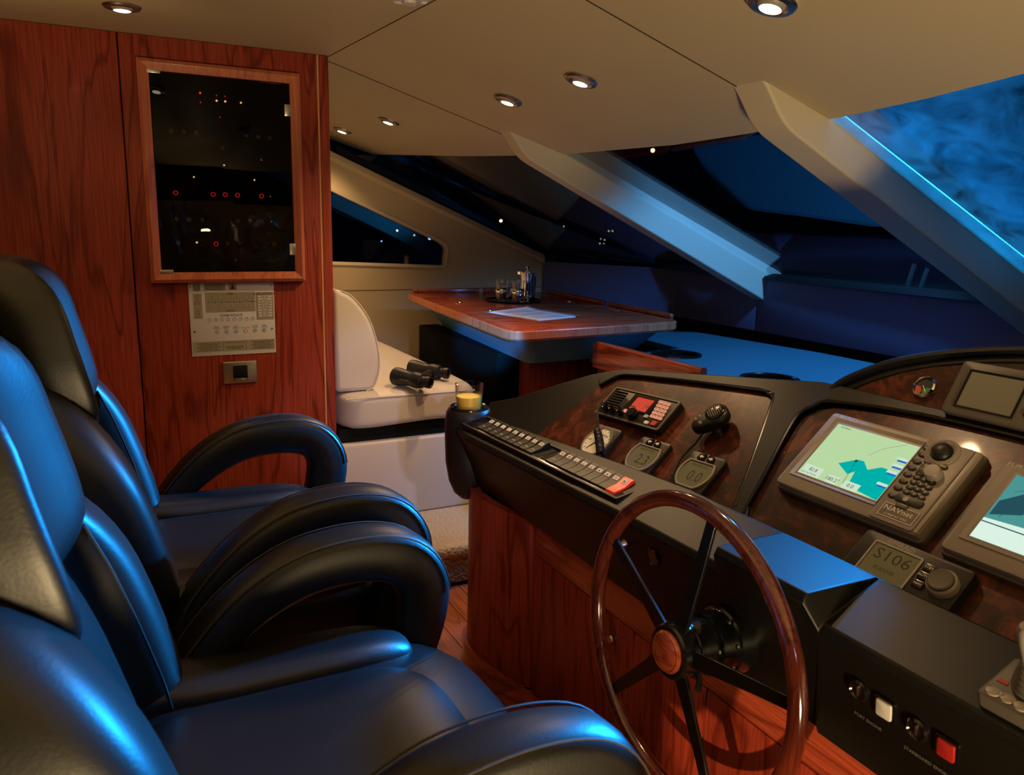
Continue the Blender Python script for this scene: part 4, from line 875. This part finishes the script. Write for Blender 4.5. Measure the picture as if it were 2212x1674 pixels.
# binnacle monitor and little gauge
FMn = FN @ T(-.822, .078, .002)
t = thing('binnacle_monitor', 'grey monitor with unlit screen in the binnacle', 'monitor', tuple(FMn.translation))
def N8(zx, zy, w=.02): return uv(z8(zx, zy), FMn, w)
c = [N8(*q) for q in ((1400, 100), (1255, 400), (1447, 165), (1365, 375))]
xl = (c[0].x+c[1].x)/2; yt, yb = c[0].y, c[1].y
part(G().prism(rpoly(rect(xl, yb-.002, xl+.185, yt), .010, 4), -.002, .020, FMn, .005), 'housing', 'greyd', t)
sx0 = (c[2].x+c[3].x)/2; part(G().prism(rect(sx0, c[3].y, sx0+.098, c[2].y-.003), .017, .0204, FMn), 'screen', 'lcdoff', t)
part(G().ring(rect(sx0, c[3].y, sx0+.098, c[2].y-.003), rect(sx0-.004, c[3].y-.004, sx0+.102, c[2].y+.001), .018, .0225, FMn, .0205), 'screen_frame', 'pitch', t)
for k in range(4): part(G().lathe([(.0055, .019), (.005, .023), (0, .0232)], 16, FMn @ T(sx0+.122, c[3].y+.008+k*.018)), 'button', 'blackg', t)
part(G().text('C', .007, FMn @ T(sx0+.122, c[3].y+.008, .0234)), 'lettering', 'print', t, 0)
p = uv(z8(1160, 268), FN, .006); fr = FN @ T(p.x, p.y, .002)
t = thing('rudder_gauge', 'small round chrome gauge with red and green dial in the binnacle', 'gauge', tuple(fr.translation))
part(G().lathe([(.0225, 0), (.0225, .006), (.020, .009), (.0185, .006)], 32, fr), 'bezel', 'chrome', t)
part(G().prism(circ(.019, 32), 0, .0045, fr), 'face', 'ink', t)
for m, a0, a1 in (('inkr', 180, 262), ('green', 278, 360)):
    aa = [math.radians(a0 + (a1-a0)*i/8) for i in range(9)]; part(G().prism([(.016*math.cos(a), .016*math.sin(a)) for a in aa] + [(.006*math.cos(a), .006*math.sin(a)) for a in reversed(aa)], .0045, .005, fr), 'sector', m, t, 0)
part(G().prism([(-.001, -.012), (.001, -.012), (.0004, .004), (-.0004, .004)], .0052, .0058, fr @ RZ(.7)), 'needle', 'print', t); g = G()
for k in range(-5, 6): g.box((-.0004, -.0178, .0050), (.0004, -.0155, .0053), fr @ RZ(k*.16))
part(g, 'scale', 'print', t, 0)

# ================================================================ STEERING WHEEL
t = thing('steering_wheel', 'varnished wooden rimmed steering wheel with black spokes and wood centre', 'steering wheel', tuple(WC))
RW = .258
part(G().tube([(RW*math.cos(a*PI/36), RW*math.sin(a*PI/36), 0) for a in range(72)], .0148, 14, FWH, closed=True), 'rim', 'mahog', t, 60)
part(G().lathe([(.046, -.048), (.047, -.006), (.0475, .010), (.0475, .026), (.044, .030), (.036, .030), (.034, .026)], 44, FWH).lathe([(.0475, -.012), (.049, -.010), (.049, -.006), (.0475, -.004)], 44, FWH), 'hub', 'blackg', t)
part(G().lathe([(.0365, .026), (.0365, .032), (.033, .0365), (.030, .036), (.028, .0375), (0, .0385)], 44, FWH), 'hub_cap', 'mahogcap', t, label='varnished round wooden centre')
for k, a in enumerate((81, 153, 225, 297, 9)):
    a = math.radians(a); cs_, sn_ = math.cos(a), math.sin(a)
    g = G(); fr = FWH @ RZ(a - PI/2)
    g.loft([[(-w2, y_, z_-.0035), (w2, y_, z_-.0035), (w2, y_, z_+.0035), (-w2, y_, z_+.0035)] for y_, z_, w2 in ((.036, .012, .016), (.10, .007, .0135), (.18, .002, .0115), (RW-.008, 0, .0105))], fr=fr)
    part(g, 'spoke', 'spoke', t, bevel=.0015)
for a, w in ((60, -.012), (-38, -.012)):
    a = math.radians(a); fr = FWH @ RZ(a - PI/2)
    lv = part(G().tube([(0, .044, w), (0, .060, w+.006), (0, .072, w+.016)], [.006, .005, .0065], 10, fr), 'tilt_lever', 'black', t)

# ================================================================ WOODEN HELM CABINET
hb = thing('helm_cabinet', 'cherry cabinet carrying the helm console with curved corner panel', 'cabinet', (1.2, .9, -1.38))
part(G().box((1.018, -.35, -1.30), (1.42, 1.765, -.815)), 'carcass', 'pitch', hb)
part(G().rbox((1.0, -.35, -.886), (1.02, 1.765, -.80), .0015), 'top_rail', 'cherryy', hb)
part(G().rbox((1.0, 1.073, -1.301), (1.02, 1.765, -.8895), .0015), 'door', 'cherry', hb)
dr = part(G().rbox((1.0, .38, -1.301), (1.02, 1.0695, -.8895), .0015), 'door', 'cherry', hb)
part(G().rbox((1.0, -.35, -1.301), (1.02, .3765, -.8895), .0015), 'door', 'cherry', hb)
p = on((1332, 1377), 'x', .997); fr = frame(p, (0, -1, 0), (0, 0, 1))
part(G().lathe([(.004, 0), (.004, .008), (.009, .012), (.0105, .017), (.008, .021), (0, .022)], 20, fr), 'knob', 'steel', hb, label='small round steel knob')
cv = smooth_path([(1.012, 1.7685, 0), (.985, 1.83, 0), (.958, 1.93, 0), (.948, 2.03, 0), (.955, 2.10, 0), (.985, 2.165, 0), (1.04, 2.205, 0), (1.14, 2.225, 0), (1.40, 2.23, 0)], 6)
part(G().loft([[(p.x, p.y, -1.301), (p.x, p.y, -.80), (p.x+.03, p.y-.012, -.80), (p.x+.03, p.y-.012, -1.301)] for p in cv]), 'curved_panel', 'cherry', hb, 60, label='convex cherry corner panel')
part(G().rbox((.88, -.35, -1.379), (1.42, 1.80, -1.302), .006), 'plinth', 'cherryy', hb)
part(G().loft([[(p.x-.012, p.y+.01, -1.379), (p.x-.012, p.y+.01, -1.302), (p.x+.03, p.y-.012, -1.302), (p.x+.03, p.y-.012, -1.379)] for p in cv]), 'plinth_skirting', 'cherryy', hb)
# ================================================================ HELM CHAIRS
def chair(label):
    t = thing('helm_chair', label, 'chair', (.15, 0, -1.38), 'leather helm chairs')
    bend = [(-.85, .055), (-.70, .04), (-.60, .022), (-.50, -.005), (-.40, -.036), (-.30, -.066), (-.20, -.090), (-.10, -.108), (0, -.13)]
    def bd(k=1.0):
        return lambda p: V((p.x + lerp(bend, p.z), p.y*(1 - k*.10*max(0, min(1, (p.z+.25)/.18))), p.z))
    part(G().sell((-.045, 0, -.235), (.125, .37, .31), 4.2, 14, (lambda f: lambda p: f(p) + V((.072*(abs(p.y)/.185)**2.5 - .012, 0, 0)))(bd(1.4))), 'headrest', 'leather', t, 60)
    part(G().sell((-.055, 0, -.55), (.12, .36, .40), 4, 12, bd()), 'backrest', 'leather', t, 60)
    part(G().sell((-.115, 0, -.46), (.10, .50, .68), 4.5, 12, bd()), 'back_shell', 'leather', t, 60)
    for s in (-1, 1):
        def bo(p, s=s):
            top = max(0, min(1, (p.z + .46)/.18)); return V((p.x + lerp(bend, p.z) - .045*top*top + .012, p.y - s*.055*top*top, p.z))
        b = part(G().sell((-.024, s*.228, -.50), (.150, .125, .46), 3.4, 14, bo), 'side_bolster', 'leather', t, 60)
        pt = [V((lerp(bend, z) + .0365 - .10*max(0, z+.42), s*.160, z)) for z in [-.70 + .018*i for i in range(20)]]
        part(G().tube(pt, .0022, 5), 'piping', 'leather', b)
        pt = [V((lerp(bend, z) + .012, s*(.178 - .02*max(0, min(1, (z+.25)/.12))), z)) for z in [-.37 + .012*i for i in range(20)]]
        part(G().tube(pt, .002, 5), 'seam', 'stitch', t)
    def st(p): return V((p.x, p.y, p.z - .018*max(0, (p.x-.33)/.14)**2 + .012*max(0, (.15-p.x)/.15)))
    part(G().sell((.26, 0, -.735), (.55, .545, .17), 5, 16, st), 'seat', 'leather', t, 60)
    part(G().sell((.225, 0, -.672), (.42, .33, .07), 4, 12, st), 'seat_pad', 'leather', t, 60)
    for s in (-1, 1): part(G().sell((.21, s*.215, -.665), (.44, .115, .085), 3.2, 12, st), 'seat_bolster', 'leather', t, 60)
    pts = smooth_path([(.47*1.0 - .01, y_, -.655 - .0*abs(y_)) for y_ in (-.24, -.12, 0, .12, .24)], 4)
    cen = [(.070, -.735, .030), (.090, -.682, .030), (.132, -.622, .033), (.195, -.566, .039), (.265, -.530, .043), (.335, -.518, .045), (.400, -.522, .046), (.446, -.543, .047), (.472, -.588, .048), (.470, -.645, .047), (.452, -.715, .044), (.43, -.78, .04)]
    path = smooth_path([(x, r, z) for x, z, r in cen], 4)
    for s in (-1, 1):
        y0 = s*.285
        a = part(G().tube([V((p.x, y0, p.z)) for p in path], [(.040, p.y) for p in path], 16, flat=.62), 'armrest', 'leather', t, 60)
        for sy in (-1, 1):
            sp_ = []
            for i, p in enumerate(path[6:-11]):
                q0, q1 = path[i+5], path[i+7]; tn = V((q1.x-q0.x, 0, q1.z-q0.z)).normalized(); nr = V((-tn.z, 0, tn.x))
                sp_.append(V((p.x, y0 + sy*.0345, p.z)) + nr*(p.y*.885))
            part(G().tube(sp_, .0016, 5), 'stitching', 'stitch', a)
    part(G().lathe([(.045, -1.35), (.045, -.86), (.13, -.845), (.14, -.82), (0, -.82)], 28, T(.2, 0)), 'pedestal', 'blackg', t)
    part(G().lathe([(0, -1.38), (.20, -1.38), (.20, -1.37), (.16, -1.36), (.06, -1.345), (0, -1.345)], 36, T(.2, 0)), 'base_plate', 'blackg', t)
    part(G().rbox((.08, -.255, -.80), (.11, -.245, -.76), .002).tube([(.11, -.28, -.80), (.17, -.30, -.80), (.21, -.30, -.795)], .006, 8), 'recline_lever', 'steel', t)
    return t
def copy_tree(o, parent=None):
    c = o.copy(); C.objects.link(c); c.parent = parent
    for ch in o.children: copy_tree(ch, c)
    return c
ch1 = chair('black leather helm chair facing the steering wheel')
ch2 = copy_tree(ch1); ch2['label'] = 'black leather helm chair beside the wood wall with its arm before the light switch'
ch2['label'] = 'black leather helm chair standing between the wood wall and the other chair'
ch1.location.y = .915; ch1.location.x -= .02; ch1.scale.z = .974; ch2.location.y = 1.622

# ================================================================ DINETTE
se = thing('settee', 'off white leather settee on the carpeted platform', 'sofa', (1.1, 3.4, -1.21))
part(G().rbox((.80, 2.99, -1.21), (1.46, 4.5, -.885), .012, seg=3), 'base', 'white', se)
part(G().box((.80, 3.02, -.885), (1.40, 4.5, -.83)), 'recess_band', 'pitch', se, label='black recess under the cushion')
def sag(p): return V((p.x, p.y, p.z - .006*math.sin(p.x*9) - .008*max(0, (p.x-1.2)/.2)))
g = G().sell((1.105, 3.76, -.755), (.61, 1.57, .155), 9, 20, sag); part(g, 'seat_cushion', 'white', se, 60)
pts = [(.82, 2.978, -.698), (1.1, 2.974, -.700), (1.37, 2.978, -.702)]; part(G().tube(pts, .003, 6), 'piping', 'white', se)
prof = rpoly([(.80, -.685), (.955, -.685), (.985, -.60), (.975, -.49), (.935, -.375), (.865, -.295), (.80, -.275)], [0, .03, .05, .08, .08, .05, 0], 3)
part(G().prism(prof, -4.45, -3.045, frame((0, 0, 0), (1, 0, 0), (0, 0, 1))), 'back_cushion', 'white', se, 40, bevel=.018)
ed = [(x, 3.052, z) for x, z in prof if x > .81]; part(G().tube(ed, .003, 6), 'piping', 'white', se)

TZ = -.42
tb = thing('dining_table', 'varnished cherry dining table with slate skirt and raised rim', 'table', (1.9, 3.5, -1.21))
tout = [(1.405, 2.72), (2.30, 2.795), (2.37, 4.22), (1.56, 4.33)]
part(G().prism(rpoly(tout, [.09, .10, .06, .05], 6), TZ-.045, TZ, I4, .010), 'table_top', 'cherryx', tb)
edge = rpoly(tout, [.09, .10, .06, .05], 6)
part(G().ring(shrink(edge, .03), shrink(edge, -.004), TZ-.04, TZ-.006, I4), 'edge_band', 'frame', tb, bevel=.003, label='paler cherry edge band')
a, b = rpoly(shrink(tout, .055), .07, 5), rpoly(shrink(tout, .15), .06, 5)
part(G().loft([[(x, y, TZ-.168) for x, y in b], [(x, y, TZ-.150) for x, y in shrink(b, -.006)], [(x, y, TZ-.046) for x, y in a]]), 'skirt', 'skirt', tb, 50)
part(G().rbox((1.70, 3.12, -1.21), (2.15, 4.15, TZ-.168), .01), 'pedestal', 'cherry', tb)
part(G().rbox((1.58, 3.2, -1.21), (1.70, 4.2, TZ-.168), .01), 'shade_panel', 'tableshade', tb)  # black panel added where only shade lies under the table
def fid(p0, p1, n_='fiddle_rail'):
    d_ = (V(p1)-V(p0)); L_ = d_.length; fr = frame((*p0, TZ), (d_.x, d_.y, 0), (-d_.y, d_.x, 0)); return part(G().rbox((0, -.012, -.002), (L_, .012, .022), .008, fr, 3), n_, 'cherryy', tb)
fid((1.585, 4.305), (1.98, 4.265)); fid((2.005, 4.262), (2.33, 4.215)); fid((2.35, 4.12), (2.318, 3.45)); fid((2.315, 3.40), (2.288, 2.86))
for q in ((990, 656), (1056, 674), (1232, 651), (1335, 670)):
    p = on(q, 'z', TZ); part(G().lathe([(.016, TZ-.001), (.016, TZ+.004), (.012, TZ+.006), (.009, TZ+.003), (0, TZ+.003)], 20, T(p.x, p.y)), 'leaf_catch', 'chrome', tb)
p = on((1108, 651), 'z', TZ); TX, TY = p.x, p.y
tr = tag(part(G().lathe([(0, TZ+.001), (.140, TZ+.001), (.150, TZ+.010), (.147, TZ+.011), (.137, TZ+.005), (0, TZ+.005)], 48, T(TX, TY)), 'serving_tray', 'blackg', None, org=(TX, TY, TZ)), 'round black tray carrying the coffee set', 'tray')
def coffee(q, label):
    p = on(q, 'z', TZ+.006); x, y, z = p.x, p.y, TZ+.0055
    t = thing('coffee_glass', label, 'glass', (x, y, z)); fr = T(x, y, z) @ Matrix.Scale(1.12, 4)
    part(G().lathe([(0, .001), (.024, .001), (.027, .006), (.028, .05), (.027, .070), (.033, .100), (.0315, .100), (.0255, .070), (.0262, .05), (.025, .008), (0, .007)], 32, fr), 'glass', 'tumbler', t)
    part(G().lathe([(0, .0075), (.0248, .0085), (.0258, .045), (.0255, .062), (0, .062)], 28, fr), 'coffee', 'coffee', t)
    part(G().lathe([(.0283, .034), (.0290, .035), (.0290, .056), (.0283, .057)], 32, fr), 'metal_band', 'chrome', t)
    ha = PI/2 + 2.2
    part(G().tube(smooth_path([(.028, 0, .053), (.046, 0, .052), (.048, 0, .03), (.028, 0, .018)], 5), .0028, 8, fr @ RZ(-.9)), 'handle', 'chrome', t)
coffee((1083, 650), 'clear coffee glass with metal band, black coffee, nearer the settee'); coffee((1118, 653), 'clear coffee glass with metal band beside the chrome jug')
p = on((1138, 647), 'z', TZ+.006); fr = T(p.x, p.y, TZ+.0055)
jg = thing('coffee_jug', 'polished chrome coffee jug on the black tray', 'jug', (p.x, p.y, TZ+.0055))
part(G().lathe([(0, 0), (.040, 0), (.041, .004), (.040, .03), (.037, .08), (.036, .11), (.041, .145), (.0395, .145), (.0345, .11), (.034, .02), (0, .018)], 36, fr), 'body', 'chrome', jg)
part(G().lathe([(0, .135), (.036, .135), (.036, .139), (.006, .143), (.006, .163), (.009, .168), (.006, .174), (0, .175)], 24, fr), 'lid', 'chrome', jg)
part(G().tube(smooth_path([(.038, 0, .125), (.07, 0, .12), (.073, 0, .06), (.040, 0, .03)], 6), .005, 10, fr @ RZ(.5)), 'handle', 'blackg', jg)
part(G().prism([(.030, -.014), (.052, 0), (.030, .014)], .132, .146, fr @ RZ(2.6)), 'spout', 'chrome', jg)
nq = [on(q, 'z', TZ+.003) for q in ((1057, 674), (1163, 692), (1244, 684), (1135, 664))]
np_ = thing('newspaper', 'folded newspaper lying on the dining table', 'newspaper', tuple(sum(nq, V())/4))
part(G().prism([(p.x, p.y) for p in nq], TZ+.0005, TZ+.003, I4), 'lower_sheet', 'paper', np_, 0)
cN = sum(nq, V())/4
part(G().prism([(cN.x+(p.x-cN.x)*.985+.003, cN.y+(p.y-cN.y)*.985) for p in nq], TZ+.0032, TZ+.0055, I4), 'upper_sheet', 'paper', np_, 0)
frn = frame((nq[0].x, nq[0].y, TZ+.0057), tuple(nq[1]-nq[0]), tuple(nq[3]-nq[0])); LU, LV = (nq[1]-nq[0]).length, (nq[3]-nq[0]).length
g = G()
for k in range(9):
    for j in range(3): g.box((LU*(.06+j*.31), LV*(.10+k*.07), 0), (LU*(.06+j*.31+.26), LV*(.10+k*.07+.028), .0002), frn)
g.box((LU*.06, LV*.80, 0), (LU*.94, LV*.93, .0002), frn); part(g, 'print', 'printd', np_, 0)
# binoculars on the settee
def bz(q, z): return on(q, 'z', z)
o1, e1_ = bz((853, 812), -.638), bz((926, 826), -.643); o2, e2_ = bz((886, 795), -.636), bz((942, 803), -.641)
bn_ = thing('binoculars', 'black binoculars lying on the white seat cushion', 'binoculars', tuple((o1+e2_)/2 - V((0, 0, .03))))
for o_, e_ in ((o1, e1_), (o2, e2_)):
    d_ = (e_-o_).normalized(); L_ = .185
    fr = frame(o_, tuple(d_.cross(V((0, 0, 1)))), tuple(d_.cross(d_.cross(V((0, 0, 1))))))
    if (fr.col[2].to_3d()).dot(d_) < 0: fr = fr @ RX(PI)
    b = part(G().lathe([(.030, .004), (.034, 0), (.037, .004), (.0375, .026), (.036, .034), (.031, .070), (.028, .092), (.032, .100), (.033, .120), (.030, .142), (.021, .148), (.020, .160), (.024, .164), (.024, .182), (.019, .185), (.017, .180)], 28, fr), 'barrel', 'black', bn_)
    part(G().lathe([(0, .008), (.031, .008), (.031, .010), (0, .010)], 24, fr), 'objective_lens', 'blackg', b)
    part(G().lathe([(0, .178), (.018, .178), (.018, .176), (0, .176)], 24, fr), 'eyepiece_lens', 'blackg', b)
    if o_ is o1: part(G().text('MINOLTA', .010, fr @ T(0, 0, .075) @ RY(PI/2) @ T(0, 0, .0335)), 'lettering', 'greyl', b, 0)
c_ = (o1+o2)/2; d_ = (e1_+e2_-o1-o2).normalized(); s_ = (o2-o1).normalized()
part(G().tube([o1 + d_*.11, o2 + d_*.11], .013, 12), 'bridge', 'black', bn_); part(G().tube([c_ + d_*.075, c_ + d_*.15], .010, 14), 'focus_wheel', 'blackg', bn_)
# glass of juice in the cup holder
t = thing('juice_glass', 'clear tumbler of pale yellow juice in the console cup holder', 'glass', (CX, CY, -.585)); fr = T(CX, CY, -.585)
part(G().lathe([(0, 0), (.036, 0), (.038, .004), (.0435, .098), (.042, .0985), (.0365, .007), (0, .006)], 40, fr), 'glass', 'tumbler', t)
part(G().lathe([(0, .0065), (.0362, .0072), (.0388, .060), (0, .060)], 36, fr), 'juice', 'juice', t, label='pale yellow juice')

# ================================================================ OUTSIDE
struct(G().loft([[(3.07, y, -.40), (7.5, y*.35+.75, -.34), (7.5, y*.35+.75, -.44), (3.07, y, -.50)] for y in (-1.6, 0, 1.6, 3.2, 4.6)]), 'floor_foredeck', 'deck', (5, 1.5, -.4), label='dark foredeck beyond the windscreen')
HL = [((1410, 325), 4.2, 'harbour'), ((1082, 477), 3.2, 'harbour'), ((1218, 489), 1.8, 'harbourd'), ((1315, 499), 2, 'harbourd'), ((1323, 499), 2, 'harbourd'), ((1298, 516), 1.6, 'harbourd'), ((1306, 518), 1.8, 'harbourd'), ((1296, 526), 1.6, 'harbourd'), ((1305, 526), 1.6, 'harbourd'),
      ((887, 492), 2, 'harbourb'), ((901, 498), 2, 'harbour'), ((895, 508), 2, 'harbourd'), ((824, 521), 1.5, 'harbourb'), ((928, 515), 3, 'harbourb'), ((858, 498), 2, 'harbour'), ((1747, 612), 3, 'harbour')]
struct(G().box((5, 18, -3.2), (28, 35, -3.0)), 'floor_quay', 'deck', (15, 25, -3.2), label='dark quay far across the harbour')
hb_ = {}
for k, (q, r, m) in enumerate(HL):
    R_ = 30 + .25*k; d_ = ray(q).normalized()*R_; rad = r/FPX*R_
    t = thing('harbour_light', {'harbour': 'tiny warm harbour light in the dark beyond the windows', 'harbourd': 'tiny dim yellow harbour light in the dark beyond the windows', 'harbourb': 'tiny blue harbour light beyond the wedge window'}[m], 'light', (d_.x, d_.y, -3.0), 'harbour lights, ' + {'harbour': 'warm', 'harbourd': 'dim', 'harbourb': 'blue'}[m])
    part(G().sell((0, 0, 0), (rad*2, rad*2, rad*2), 2, 4, None, T(*d_)), 'lamp_globe', m, t)
    part(G().tube([(d_.x, d_.y, -3.0), tuple(d_)], .012, 5), 'post', 'pitch', t)
# pale lashing straps on the foredeck
st = thing('deck_lashing', 'pale crossed straps on the foredeck beyond the windscreen', 'straps', tuple(on((1985, 622), 'x', 3.6)))
for a, b in (((1960, 618), (1976, 570)), ((1988, 624), (2004, 580))):
    part(G().tube([on(a, 'x', 3.6), on(b, 'x', 3.62)], [(.006, .018)]*2, 8), 'strap', 'print', st)

# ================================================================ lift everything so that the floor is z = 0
for o in C.objects:
    if o.parent is None and o.type in {'MESH', 'EMPTY'}: o.location.z += CZ
